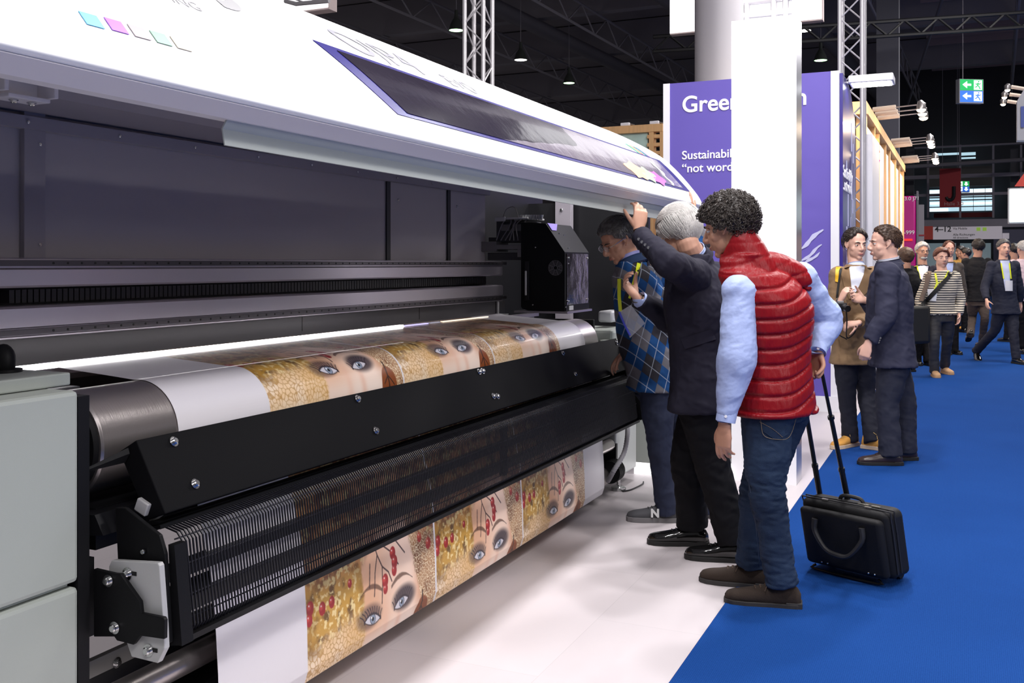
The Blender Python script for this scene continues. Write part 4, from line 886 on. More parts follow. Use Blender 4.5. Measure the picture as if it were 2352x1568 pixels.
def paint(a, w):
    """a: metres across a tile (0..0.86), w: metres above the eye line -> linear rgb"""
    C = np.zeros(a.shape+(3,)); K = lambda *c: np.array(c, float)
    wa, ww = a+.016*(fbm(a*22, w*22, 71)-.5)+.05*(fbm(a*7, w*7, 75)-.5), w+.016*(fbm(a*22, w*22, 83)-.5); v = veins(wa, ww, .019); v2 = veins(wa, ww, .0125)
    n1 = fbm(a*28, w*28, 5); n2 = fbm(a*70, w*70, 11, 3); n3 = fbm(a*9, w*9, 21)
    # skin
    skin = lerp(K(.78, .44, .26), K(.96, .72, .58), sstep(.36, .62, a)*(1-sstep(.66, .74, a)*.8))
    skin = lerp(skin, K(.62, .27, .12), sstep(.64, .80, a)*.75+0*a)
    skin = lerp(skin, K(.92, .66, .52), sstep(.0, .35, w)*.3)
    skin = lerp(skin, K(.97, .84, .76), sstep(.0, -.1, w)*.7)
    nose = np.exp(-((a-.565)/.018)**2)*sstep(.03, -.06, w); skin = lerp(skin, K(.80, .42, .28), nose*.5)
    nose = np.exp(-((a-.475)/.02)**2)*sstep(.12, -.05, w); skin = lerp(skin, K(.85, .5, .36), nose*.45)
    C[:] = skin
    # gold foliage, left
    dk, gd, lt = K(.16, .075, .01), K(.60, .33, .05), K(.96, .78, .38)
    g = lerp(dk[None, None]+0*C, gd, sstep(.3, .52, n1)); g = lerp(g, lt, sstep(.53, .66, n2)*.85)
    g = lerp(g, K(.34, .17, .02), sstep(.5, .7, n3)*.6)
    beige = lerp(K(.88, .62, .36)+0*C, K(.93, .76, .58), sstep(.3, .7, n3)); net = lerp(beige, K(.50, .26, .06), (1-sstep(.0015, .0042, v))*.85)
    net = lerp(net, K(.72, .40, .10), sstep(.17, .30, a)*sstep(-.16, .0, w)*.6)
    g = lerp(g, net, sstep(.06, -.02, w+.05*(n3-.5)-.16*(a-.12)))
    g = lerp(g, beige, sstep(-.07, -.13, w)*(1-sstep(.25, .33, a)))
    left = 1-sstep(.325, .345, a+.03*(n1-.5)+.05*np.clip(w-.05, 0, 1)); C = lerp(C, g, left)
    # lacy leaf + dark leaf, right
    leafc = lerp(K(.46, .24, .11)+0*C, K(.22, .085, .03), sstep(.45, .62, n3)); leafc = lerp(leafc, K(.93, .80, .56), (1-sstep(.0006, .0022, v2)))
    eL = .715-.10*np.clip((w-.02)/.3, -1, 1)+.05*np.abs(w-.1); rt = sstep(eL-.01, eL+.012, a+.02*(n1-.5))
    C = lerp(C, leafc, rt)
    dl = ((a-.745)/.055)**2+((w+.105)/.085)**2; C = lerp(C, K(.26, .07, .02), sstep(1.05, .92, dl))
    C = lerp(C, K(.05, .02, .01), 1-sstep(.003, .006, segd(a, w, [(.745, .0), (.74, -.05), (.75, -.18)])))
    C = lerp(C, K(.05, .02, .01), 1-sstep(.002, .004, segd(a, w, [(.71, -.09), (.742, -.06), (.78, -.10)])))
    # brows, smoky lids, eyes
    for ex, ew, bw, sm in ((.385, .034, .10, .75), (.585, .040, .085, 1.)):
        sg = 1 if ex > .5 else -1
        o_ = a-ex-.008*sg; cv = bw+.020-5.0*o_**2+.10*o_*sg*(-1 if sg > 0 else 1)*.5; tk = .0095*np.clip(1.25-np.abs(o_+.03*sg)/.085, .25, 1)
        C = lerp(C, K(.13, .055, .03), (1-sstep(tk*.6, tk*1.3, np.abs(w-cv+.003*(n2-.5))))*(np.abs(o_) < .078)*.88)
        q = ((a-ex-.020*sg)/(.078+.014*sm))**2+((w-.018)/(.036+.016*sm))**2; C = lerp(C, K(.030, .018, .035), sstep(1.25, .35, q)*.93*sm+0*a)
        tilt = (a-ex)*.12*sg; W_ = w-tilt; t_ = np.clip((a-ex)/.050, -1, 1); upl = .0205*(1-np.abs(t_)**2.2); lol = -.0145*(1-np.abs(t_)**2.0)
        ins = sstep(0, .003, upl-W_)*sstep(0, .003, W_-lol)*(np.abs(a-ex) < .050)
        C = lerp(C, K(.025, .012, .02), (1-sstep(.004, .010, np.abs(W_-upl)))*(np.abs(a-ex) < .056)); C = lerp(C, K(.04, .02, .02), (1-sstep(.001, .005, np.abs(W_-lol)))*(np.abs(a-ex) < .054))
        C = lerp(C, K(.66, .64, .70), ins)
        iq = np.hypot(a-ex-.002, W_-.004); C = lerp(C, K(.05, .06, .09), ins*sstep(.0195, .018, iq)); C = lerp(C, K(.26, .32, .42), ins*sstep(.0165, .0145, iq)); C = lerp(C, K(.01, .01, .015), ins*sstep(.0085, .007, iq))
        C = lerp(C, K(.95, .95, .95), ins*sstep(.005, .0035, np.hypot(a-ex+.006, W_-.010)))
        for k in range(10):
            x0 = ex-.050+.011*k; yy_ = .0205*(1-abs((x0-ex)/.05)**2.2)+(x0-ex)*.12*sg; dx = (x0-ex)*.45+.008*sg; C = lerp(C, K(.02, .01, .02), 1-sstep(.001, .0034, segd(a, w, [(x0, yy_), (x0+dx*.4, yy_+.017), (x0+dx, yy_+.028)])))
    # twigs and berries
    for p in ([(.40, .30), (.43, .22), (.46, .17), (.455, .10), (.45, .04)], [(.43, .22), (.41, .16), (.40, .08)], [(.46, .25), (.52, .21), (.57, .15)], [(.42, .26), (.48, .27), (.55, .25), (.62, .18)], [(.46, .17), (.50, .14), (.52, .10)], [(.38, .2), (.37, .12)]):
        C = lerp(C, K(.06, .02, .02), 1-sstep(.0018, .0042, segd(a, w, p)))
    for bx, bw_, r in ((.535, .20, .020), (.545, .165, .021), (.54, .135, .018), (.475, .115, .021), (.475, .085, .016), (.02, .155, .020), (.012, .12, .018), (.085, .135, .019), (.14, .14, .017), (.25, .17, .013), (.735, .21, .017), (.80, .26, .018), (.80, .17, .020), (.79, .31, .017), (.84, .27, .018), (.685, .31, .015), (.10, .33, .02), (.3, .36, .018), (.5, .38, .02), (.62, .42, .018)):
        q = np.hypot((a-bx), (w-bw_)*.8)/r; C = lerp(C, K(.36, .012, .015), sstep(1.05, .9, q)); C = lerp(C, K(.7, .08, .06), sstep(.8, .2, np.hypot(a-bx+.3*r, w-bw_-.35*r)/r)*(q < 1)*.8); C = lerp(C, K(.95, .8, .75), sstep(.22, .1, np.hypot(a-bx+.3*r, w-bw_-.5*r)/r))
    # upper part: dark red-brown foliage (the top of the picture)
    up = lerp(lerp(K(.10, .03, .012)+0*C, K(.34, .15, .06), sstep(.4, .6, n1)), K(.42, .36, .16), sstep(.55, .68, n2)*.7)
    C = lerp(C, up, sstep(.20, .30, w+.10*(n3-.5)+.05*np.sin(a*9))*.92)
    return C
def media_colors(Y, w):
    out = np.full(Y.shape+(3,), 1.0)*np.array([.80, .77, .81])
    t0, tw = 2.645, .86; u = (Y-t0)/tw; k = np.floor(u).astype(int); a = (u-k)*tw
    m = (k >= 0) & (k < 3) & (a < .848)
    c = paint(a, w); out[m] = c[m]; return out
def media_sheet(path, y0, y1, name, m, par, ny, ds, w_of_s, label=None):
    """path: list of (x,z) from the back/top to the front/bottom, extruded along y"""
    P_ = [np.array(p, float) for p in path]; L = [0]
    for a, b in zip(P_[:-1], P_[1:]): L.append(L[-1]+np.linalg.norm(b-a))
    S = np.linspace(0, L[-1], int(L[-1]/ds)+1); X = np.interp(S, L, [p[0] for p in P_]); Z = np.interp(S, L, [p[1] for p in P_])
    Yv = np.linspace(y0, y1, ny); YY, SS = np.meshgrid(Yv, S); ns = len(S)
    V = np.stack([np.repeat(X[:, None], ny, 1), YY, np.repeat(Z[:, None], ny, 1)], -1).reshape(-1, 3)
    off = np.array(wpos(par)); V = V-off
    i, j = np.meshgrid(np.arange(ns-1), np.arange(ny-1), indexing='ij'); k = (i*ny+j).ravel()
    F = np.stack([k, k+ny, k+ny+1, k+1], 1)
    me = bpy.data.meshes.new(name); me.vertices.add(len(V)); me.vertices.foreach_set('co', V.ravel())
    me.loops.add(F.size); me.polygons.add(len(F)); me.loops.foreach_set('vertex_index', F.ravel().astype(np.int32))
    me.polygons.foreach_set('loop_start', np.arange(0, F.size, 4, dtype=np.int32)); me.update(calc_edges=True); me.validate()
    C = media_colors(YY, w_of_s(SS)).reshape(-1, 3)
    at = me.color_attributes.new('print', 'FLOAT_COLOR', 'POINT'); at.data.foreach_set('color', np.concatenate([C, np.ones((len(C), 1))], 1).ravel())
    me.materials.append(m)
    o = link(name, me, m, par, True, 0, 180, label)
    so = o.modifiers.new('thickness', 'SOLIDIFY'); so.thickness = .0008; so.offset = -1
    return o
med = thing('printed_banner', (-2.0, 3.9, .08), 'wide white banner printed with eyes, gold leaves and red berries running through the printer', 'banner')
R_ = DR+.003
drum_path = [(-2.64, 1.140), (-2.57, 1.131), (-2.34, 1.115)]+[(DX+R_*math.sin(t), DZ+R_*math.cos(t)) for t in np.radians(np.arange(-8, 131, 4))]
top_s = .07+.23+.035
media_sheet(drum_path, 2.225, 5.62, 'upper_sheet', attr_mat('print_upper', .35, .15), med, 1300, .0028, lambda s: .115+(.43-s))
media_sheet([(-2.1, .86), (-2.0, .76), (-1.955, .58), (-1.94, .50), (-1.925, .28), (-1.922, .14), (-1.935, .10), (-1.97, .075), (-2.02, .066), (-2.08, .066)], 2.225, 5.54, 'hanging_sheet', attr_mat('print_lower', .4, .1), med, 1350, .0028, lambda s: .73-s-.0)
# ============================================================ PEOPLE (builders)
def frame_phi(phi):          # phi: 0 facing away, 90 facing image left, 180 facing the camera, 270 image right
    a = math.radians(phi); F = cam_dir(-math.sin(a), math.cos(a)).normalized(); return F, UP.cross(F).normalized()   # front, left
def ringp(c, L, Fv, hw, hd, n=28, e=.85):
    out = []
    for k in range(n):
        a = 2*math.pi*k/n; ca, sa = math.cos(a), math.sin(a)
        out.append(c+L*(hw*math.copysign(abs(ca)**e, ca))+Fv*(hd*math.copysign(abs(sa)**e, sa)))
    return out
def loft_rings(mb, keys, sub=4, n=28):
    """keys: (centre, L, F, hw, hd)"""
    cs = [Vector(k[0]) for k in keys]; idx = []
    P_, _ = crom(cs, [0]*len(cs), sub); R = []
    for i, p in enumerate(P_):
        j = min(i//sub, len(keys)-2); t = (i/sub)-j; t = t*t*(3-2*t) if sub > 1 else t
        a, b = keys[j], keys[j+1]
        L = a[1].lerp(b[1], t).normalized(); F = a[2].lerp(b[2], t).normalized()
        R.append(ringp(p, L, F, a[3]*(1-t)+b[3]*t, a[4]*(1-t)+b[4]*t, n))
    mb.loft(R)
class Head:
    def __init__(s, c, phi, pitch=0, roll=0, k=1.0):
        F, L = frame_phi(phi); a = math.radians(pitch); s.Y = (F*math.cos(a)-UP*math.sin(a)).normalized(); s.X = L
        s.Z = s.X.cross(s.Y).normalized()
        if s.Z.z < 0: s.Z = -s.Z
        r = Matrix.Rotation(math.radians(roll), 3, s.Y); s.X = r@s.X; s.Z = r@s.Z; s.c = Vector(c); s.k = k
    def p(s, x, y, z): return s.c+(s.X*x+s.Y*y+s.Z*z)*s.k
    def e(s, mb, c, r, n=14, m=10): mb.ell(s.p(*c), tuple(q*s.k for q in r), s.X, s.Y, s.Z, n, m)
def head_shape(mb, h, neck, nr=.058, fem=False):
    h.e(mb, (0, -.014, .030), (.0745, .096, .086)); h.e(mb, (0, .028, -.030), (.061, .060, .078)); h.e(mb, (0, .024, -.074), (.052 if not fem else .045, .050, .036))
    h.e(mb, (0, .060, -.098), (.022, .019, .017)); h.e(mb, (0, .070, .019), (.050, .017, .011))
    for s in (-1, 1):
        h.e(mb, (s*.037, .047, -.030), (.027, .020, .024)); h.e(mb, (s*.011, .093, -.036), (.0085, .010, .0075)); h.e(mb, (s*.040, .026, -.060), (.020, .032, .032))
        # ear: rim + lobe
        mb.tube([h.p(s*.073, .006, -.030), h.p(s*.078, -.004, -.022), h.p(s*.084, -.020, -.002), h.p(s*.084, -.020, .016), h.p(s*.079, -.008, .026), h.p(s*.074, .004, .014)], [.006*h.k]*6, 6, 3)
        h.e(mb, (s*.075, -.006, -.002), (.006, .013, .022))
    mb.tube([h.p(0, .083, .010), h.p(0, .094, -.010), h.p(0, .104, -.030), h.p(0, .090, -.042)], [.0075*h.k, .0095*h.k, .012*h.k, .008*h.k], 10, 3)
    h.e(mb, (0, .082, -.0635), (.022, .0085, .0055)); h.e(mb, (0, .079, -.0735), (.019, .009, .006))
    h.e(mb, (0, .068, -.052), (.03, .018, .014))
    mb.tube([h.p(0, -.022, -.03), h.p(0, -.02, -.085), Vector(neck), Vector(neck)-UP*.07], [nr*h.k*1.02, nr*h.k, nr*h.k*1.1, nr*1.35*h.k], 18, 4)
def face_parts(h, par, hairm, eyes=True, lids=0., brow=1., skin=None, lipm=None):
    ew = mat('eye_white', (.72, .70, .70), .2); ir = mat('iris_dark', (.03, .02, .015), .1)
    for s in (-1, 1):
        if eyes:
            b = MB(); h.e(b, (s*.031, .0685, .001), (.0125, .0115, .0085)); e = b.build('eye', ew, par)
            b = MB(); h.e(b, (s*.031, .0775, .0005), (.0058, .004, .0058)); b.build('iris', ir, e)
            if skin:
                b = MB(); h.e(b, (s*.031, .0680, .0062-lids*.003), (.0145, .0135, .0058+lids*.002)); h.e(b, (s*.031, .0675, -.0075), (.0135, .0125, .004)); b.build('eyelid', skin, par)
        if brow:
            MB().tube([h.p(s*.012, .0865, .017), h.p(s*.030, .0855, .0225), h.p(s*.047, .070, .018)], [.0030*brow, .0038*brow, .0018], 6, 4).build('eyebrow', hairm, par)
    lm = lipm or mat('lip_colour', (.42, .15, .12), .45)
    MB().tube([h.p(-.021, .080, -.067), h.p(-.008, .0905, -.0655), h.p(0, .0915, -.0665), h.p(.008, .0905, -.0655), h.p(.021, .080, -.067)], [.001, .0032, .003, .0032, .001], 6, 3).tube([h.p(-.019, .080, -.0685), h.p(0, .089, -.0725), h.p(.019, .080, -.0685)], [.001, .004, .001], 6, 4).build('lips', lm, par)
HLA = [0, 35, 60, 78, 95, 115, 140, 180]
def hairline(az, base, front=.052): return np.interp(abs(az), HLA, [front, front-.006, .018, -.012, -.012, -.046, -.062, -.066])+base
def make_hair(h, par, m, style='short', thick=.010, base=0., front=.052, vox=.0045, seed=1, n=None, side=1., name='hair'):
    r = random.Random(seed); b = MB(); strands = MB(); C = (0, -.014, .030); R = (.0745, .096, .086)
    N = n or 420; pts = []
    for i in range(N):
        z = 1-2*(i+.5)/N; az = (i*137.508) % 360; az = az-360 if az > 180 else az
        q = math.sqrt(max(0, 1-z*z)); x = q*math.sin(math.radians(az)); y = q*math.cos(math.radians(az)); zz = z*R[2]
        if zz < hairline(az, base, front): continue
        pts.append((x, y, z, az))
    for x, y, z, az in pts:
        t = thick*(side if z < .35 else 1.)
        if z < -.1: t *= .7
        c = h.p(C[0]+x*(R[0]+t*.35), C[1]+y*(R[1]+t*.35), C[2]+z*(R[2]+t*.35)); k = .011*h.k+t*.5
        b.ell(c, k*(1+.15*r.uniform(-1, 1)), n=8, m=6)
    if not pts: return
    me = remesh(b, vox, 2 if style != 'curly' else 1)
    v, nn = get_vn(me)
    if style == 'curly': v = v+nn*(.003*wob(v, 190, seed)+.003*wob(v, 90, seed+1))[:, None]
    elif style == 'short': v = v+nn*(.0012*wob(v*np.array([1, 1, .35]), 260, seed)+.0018*wob(v, 60, seed+3))[:, None]
    else: v = v+nn*(.0022*wob(v, 120, seed)+.002*wob(v, 40, seed+3))[:, None]
    B = MB(); B.v = [tuple(p) for p in v]; B.f = [tuple(p.vertices) for p in me.polygons]; bpy.data.meshes.remove(me)
    if style == 'curly':
        for x, y, z, az in pts:
            for _ in range(3):
                dx, dy, dz = [q+r.uniform(-.12, .12) for q in (x, y, z)]; l = math.sqrt(dx*dx+dy*dy+dz*dz); dx, dy, dz = dx/l, dy/l, dz/l
                o = thick+.008+r.uniform(-.003, .006); c = h.p(C[0]+dx*(R[0]+o), C[1]+dy*(R[1]+o), C[2]+dz*(R[2]+o))
                nrm_ = (h.X*dx+h.Y*dy+h.Z*dz).normalized(); u = nrm_.orthogonal().normalized(); w_ = nrm_.cross(u); a0 = r.uniform(0, 6.28); rr = r.uniform(.005, .009); B.tube([c+u*(rr*math.cos(a0+a))+w_*(rr*math.sin(a0+a))+nrm_*(.004*math.sin(a*1.3+a0)+.0012*a) for a in np.linspace(0, 5.2, 8)], [.0017]*7+[.0008], 4)
    elif style == 'long' or style == 'combed' or style == 'short':
        K = 6 if style == 'combed' else 3
        for x, y, z, az in pts:
            for _ in range(K):
                dx, dy, dz = [q+r.uniform(-.1, .1) for q in (x, y, z)]; P_ = []; ln = .30 if style == 'combed' else .09
                yy, zz, xx = dy, dz, dx
                for s_ in range(5 if style == 'combed' else 3):
                    l = math.sqrt(xx*xx+yy*yy+zz*zz); xx, yy, zz = xx/l, yy/l, zz/l; o = thick+.008+.0015*math.sin(s_+a_ if False else s_)+(.0015 if style != 'combed' else .001)*s_*.6
                    P_.append(h.p(C[0]+xx*(R[0]+o), C[1]+yy*(R[1]+o), C[2]+zz*(R[2]+o)))
                    yy -= ln*(.9 if zz > .3 else .15); zz -= ln*(.1 if zz > .3 else .75); xx += ln*.25*(1 if xx > 0 else -1)*(1 if zz > .3 else 0)+r.uniform(-.03, .03)
                if zz*R[2] < hairline(az, base, front)-.02: continue
                B.tube(P_, [.0016]*(len(P_)-1)+[.0006], 3)
    off = np.array(wpos(par)); o = obj(name, B.v, B.f, m, par, True, 0, 180, recalc=False); return o
def hand_shape(mb, wrist, d, nrm_, thumb, curl=(.3, .35, .4, .45), k=1.0, spread=.06, tc=.35, topp=.5, tdir=None):
    """d: hand direction, nrm_: where the palm faces, thumb: +1/-1 side of d x n"""
    Y = Vector(d).normalized(); N = Vector(nrm_); N = (N-Y*N.dot(Y)).normalized(); X = Y.cross(N).normalized()*thumb; w_ = Vector(wrist)
    keys = [(w_-Y*.02*k, X, N, .026*k, .019*k), (w_+Y*.012*k, X, N, .030*k, .018*k), (w_+Y*.05*k, X, N, .040*k, .0165*k), (w_+Y*.088*k, X, N, .040*k, .013*k), (w_+Y*.097*k, X, N, .036*k, .009*k)]
    loft_rings(mb, keys, 3, 16)
    Ls = (.074, .082, .076, .060)
    for i in range(4):
        b0 = w_+Y*(.090-.005*abs(i-1))*k+X*(.030-.0198*i)*k; a = -.05; p = b0-Y*.012*k; P_ = [p, b0]; sp = spread*(1.3-i)
        c = curl[i]; cur = b0
        for f, q in ((.44, .75), (.31, 1.15), (.25, .8)):
            a += c*q; dv = (Y*math.cos(a)+N*math.sin(a)+X*(sp*.6)).normalized(); cur = cur+dv*(Ls[i]*f*k); P_.append(cur)
        rr = [.0092, .0090, .0084, .0076, .0062]; mb.tube(P_, [q*k*(1 if i < 3 else .88) for q in rr], 10, 2); mb.ell(P_[-1], .0062*k*(1 if i < 3 else .88), n=8, m=6)
    t0 = w_+Y*.022*k+X*.024*k+N*.006*k; td = Vector(tdir).normalized() if tdir is not None else (Y*.72+X*.62+N*topp*.6).normalized()
    t1 = t0+td*.042*k; td2 = (td+N*tc*.8-X*tc*.5+Y*.2).normalized(); t2 = t1+td2*.032*k; td3 = (td2+N*tc*.4-X*tc*.4).normalized(); t3 = t2+td3*.026*k
    mb.tube([t0-td*.012*k, t0, t1, t2, t3], [.011*k, .0145*k, .0108*k, .0095*k, .0072*k], 10, 2); mb.ell(t3, .0072*k, n=8, m=6)
def shoe(par, ank, phi, um, sm, L=.295, zt=0., pitch=0., lace=None, heel=True, solh=.024, grp=None, boot=0.):
    """ank: ankle centre; the sole rests at zt"""
    F, Lf = frame_phi(phi); a = Vector(ank); base = Vector((a.x, a.y, zt)); R = Matrix.Rotation(math.radians(-pitch), 3, Lf)
    def T(x, y, z): return base+R@(F*x+Lf*y+UP*z)
    xs = [-.078, -.060, -.02, .03, .08, .13, .175, .205, .217]; hw = [.018, .033, .036, .037, .044, .049, .045, .031, .012]; hh = [.06, .088+boot, .102+boot, .096+boot*.6, .080, .067, .059, .049, .034]; k = L/.295
    rings = []; S = 5
    P_, Wd = crom([Vector((x*k, h, 0)) for x, h in zip(xs, hh)], hw, S)
    for p, w_ in zip(P_, Wd):
        r = []
        for j in range(20):
            an = 2*math.pi*j/20; ca, sa = math.cos(an), math.sin(an); hgt = solh*.6+max(.004, (p.y-solh*.6))*(.5+.5*math.copysign(abs(sa)**.8, sa)); r.append(T(p.x, w_*math.copysign(abs(ca)**(.38 if sa < 0 else .8), ca)*(1 if sa < .1 else (1-.22*min(1, (sa-.1)))), hgt))
        rings.append(r)
    sh = MB().loft(rings).build('shoe', um, par, sharp=60)
    out = []
    for sgn in (1, -1):
        for i in (range(len(P_)) if sgn > 0 else range(len(P_)-1, -1, -1)): out.append(T(P_[i].x*1.018, sgn*(Wd[i]+.0022), 0))
    up = R@UP; lo = MB().prism(out, up*solh); lo.build('sole', sm, sh, smooth=False, bevel=.003)
    if heel:
        hb = [T(-.083*k, -.03, -.001), T(-.083*k, .03, -.001), T(-.02*k, .038, -.001), T(-.02*k, -.038, -.001)]; MB().prism(hb, up*.028).build('heel', sm, sh, smooth=False, bevel=.003)
    if lace:
        b = MB()
        for q in range(4):
            x = (.035+.02*q)*k; z = np.interp(x/k, xs, hh)+.002; b.tube([T(x, -.02, z-.006), T(x+.006, 0, z+.001), T(x, .02, z-.006)], .0022, 5, 3)
        z = np.interp(.03, xs, hh)+.006
        for s_ in (-1, 1): b.tube([T(.03*k, 0, z), T(.02*k, s_*.03, z+.018), T(.045*k, s_*.035, z+.004), T(.035*k, 0, z)], .0018, 5, 4).tube([T(.03*k, 0, z), T(.05*k, s_*.03, z-.01), T(.06*k, s_*.045, z-.03)], .0016, 5, 3)
        b.build('laces', lace, sh)
    return sh, T
class BV:
    def __init__(s, v, me): s.b = BVHTree.FromPolygons([tuple(p) for p in v], [tuple(p.vertices) for p in me.polygons]); s.last = float(np.linalg.norm(np.mean(v, axis=0)-np.array([0, 0, CAMZ])))
    def hit(s, px, py):
        dr = ray(px, py); o = Vector((0, 0, CAMZ)); h = s.b.ray_cast(o, dr)
        if h[0] is not None: s.last = h[3]; return h[0], dr
        q = s.b.find_nearest(o+dr*s.last, .6)[0]
        return (q if q is not None else o+dr*s.last), dr
def garment(mb, name, m, par, vox, disp=None, smooth=3, label=None):
    me = remesh(mb, vox, smooth); v, n = get_vn(me)
    if disp is not None: v = v+n*disp(v, n)[:, None]; 
    bv = BV(v, me); set_v(me, v-np.array(wpos(par))); me.materials.clear(); me.materials.append(m)
    return link(name, me, m, par, True, 0, 180, label), bv
def ribbon(bv, rows, name, m, par, off=.003, th=.002, sub=6, na=4, label=None):
    """rows: (pxL, pyL, pxR, pyR) across the strip; laid onto the garment under it"""
    out = []
    for a, b in zip(rows[:-1], rows[1:]):
        for k in range(sub): t = k/sub; out.append([x*(1-t)+y*t for x, y in zip(a, b)])
    out.append(list(rows[-1])); top = []; bot = []; w_ = na+1
    for r in out:
        for j in range(w_):
            t = j/na; p, dr = bv.hit(r[0]*(1-t)+r[2]*t, r[1]*(1-t)+r[3]*t); top.append(p-dr*(off+th)); bot.append(p-dr*(off-.003))
    n = len(top); fs = []; R_ = len(out)
    for i in range(R_-1):
        for j in range(na): k = i*w_+j; fs += [(k, k+1, k+w_+1, k+w_), (k+n, k+w_+n, k+w_+1+n, k+1+n)]
    ed = list(range(na))+[i*w_+na for i in range(R_-1)]+[(R_-1)*w_+na-j for j in range(na)]+[(R_-1-i)*w_ for i in range(R_-1)]
    for k in range(len(ed)): a, b = ed[k], ed[(k+1) % len(ed)]; fs.append((a, a+n, b+n, b))
    return obj(name, top+bot, fs, m, par, True, 0, 60, label)
def ridg(v, f, seed): return .45-np.sqrt(wob(v, f, seed)**2+.006)
def folds(amp, f, seed, z=1., extra=None):
    def g(v, n):
        d = amp*.45*wob(v*np.array([1, 1, z]), f*1.6, seed)+amp*1.5*ridg(v*np.array([1, 1, z*1.6])+.02*wob(v, 14, seed+2)[:, None], f*2.0, seed+9)+amp*.6*ridg(v*np.array([1, 1, 1.4]), f*4.5, seed+19)
        return d+extra(v, n) if extra else d
    return g
class Person:
    def __init__(s, label, D, name='person', hip=None, chest=None, neck=None, ph=0, ps=None, head=None, phh=None, pitch=0, roll=0, k=1., hk=1., group=None, cat='person', vox=.012, fem=False, bw=1., shw=.165, belly=0.):
        s.D = D; s.J = lambda q: W(q[0], q[1], D+(q[2] if len(q) > 2 else 0)); s.k = k; s.bw = bw; s.vox = vox; s.fem = fem
        s.hip, s.chest, s.neck = s.J(hip), s.J(chest), s.J(neck); s.Fh, s.Lh = frame_phi(ph); s.Fs, s.Ls = frame_phi(ph if ps is None else ps)
        s.root = thing(name, (s.hip.x, s.hip.y, 0), label, cat, group); s.h = Head(s.J(head), ph if phh is None else phh, pitch, roll, hk)
        s.shw = shw; s.belly = belly; s.arms = {}; s.legs = {}; s.body = MB()
        s.sh = {'L': s.neck-UP*.075+s.Ls*shw, 'R': s.neck-UP*.075-s.Ls*shw}
    def torso_keys(s, hem=None, g=0., flare=1., neckr=.062, top=True, kind='jacket'):
        k = s.bw; up = (s.neck-s.hip).normalized(); Hh, Lh, Fs, Ls = s.Fh, s.Lh, s.Fs, s.Ls; mid = s.hip.lerp(s.chest, .45)
        lm = Lh.lerp(Ls, .5).normalized(); fm = Hh.lerp(Fs, .5).normalized(); be = s.belly
        hipw = .165*k; keys = []
        if hem is not None: keys.append((s.hip-UP*hem, Lh, Hh, (hipw+.008)*flare+g, (.118*k)*flare+g))
        keys += [(s.hip, Lh, Hh, hipw+g, .112*k+g), (mid+fm*be*.5, lm, fm, .142*k+g, .102*k+be*.6+g), (s.chest, Ls, Fs, .162*k+g, .115*k+g)]
        sc = s.chest.lerp(s.neck, .58); keys.append((sc, Ls, Fs, (s.shw+.002)*k*.98+g, .092*k+g)); keys.append((s.neck-UP*.035, Ls, Fs, .098*k+g, .062*k+g)); keys.append((s.neck+UP*.012, Ls, Fs, neckr+g*.5, neckr+g*.5))
        return keys
    def build_body(s, skin, hands=True, nr=.056):
        b = s.body; loft_rings(b, [(a, c, d, e*.86, f*.84) for a, c, d, e, f in s.torso_keys(hem=.05)], 3, 20)
        head_shape(b, s.h, s.neck, nr, s.fem)
        for sd, (el, wr) in s.arms.items(): b.tube([s.sh[sd], el, wr], [.042, .036, .024], 12, 5)
        for sd, (kn, an) in s.legs.items():
            hp_ = s.hip-UP*.04+s.Lh*(.085 if sd == 'L' else -.085); b.tube([hp_, kn, an], [.07, .045, .032], 12, 5)
        me = remesh(b, s.vox, 2, .45); return finish(me, 'body', skin, s.root)
    def sleeves(s, b, r=(.062, .054, .050, .042), stop=1.):
        for sd, (el, wr) in s.arms.items():
            sh = s.sh[sd]; w2 = el.lerp(wr, stop); b.ell(sh+UP*.002, r[0]*1.08, n=14, m=10)
            b.tube([sh, sh.lerp(el, .5), el, el.lerp(w2, .5), w2], [r[0], (r[0]+r[1])/2, r[1]*1.04, r[2], r[3]], 18, 5)
    def trousers(s, m, r=(.098, .085, .066, .058, .060), vox=None, amp=.006, seed=3, hemlift=.0, label=None, dispf=None):
        b = MB(); k = s.bw; keys = [(s.hip-UP*.09, s.Lh, s.Fh, .155*k, .108*k), (s.hip-UP*.0, s.Lh, s.Fh, .162*k, .112*k), (s.hip+UP*.11, s.Lh, s.Fh, .148*k, .104*k)]
        loft_rings(b, keys, 3)
        for sd, (kn, an) in s.legs.items():
            hp_ = s.hip-UP*.055+s.Lh*((.078 if sd == 'L' else -.078)*k); e = an+(an-kn).normalized()*(.03-hemlift)
            b.tube([hp_, hp_.lerp(kn, .5), kn, kn.lerp(e, .5), e], [r[0], r[1], r[2], r[3], r[4]], 18, 5)
        return garment(b, 'trousers', m, s.root, vox or s.vox, dispf or folds(amp, 9, seed, .9), 3, label)
    def top(s, name, m, hem=.1, g=.012, flare=1.03, sleeves=True, r=(.064, .056, .052, .042), stop=1., vox=None, amp=.006, seed=5, neckr=.07, disp=None, label=None, cut=True):
        b = MB(); loft_rings(b, s.torso_keys(hem, g, flare, neckr), 4, 32)
        if sleeves: s.sleeves(b, r, stop)
        return garment(b, name, m, s.root, vox or s.vox, disp or folds(amp, 8, seed, .8), 4, label)
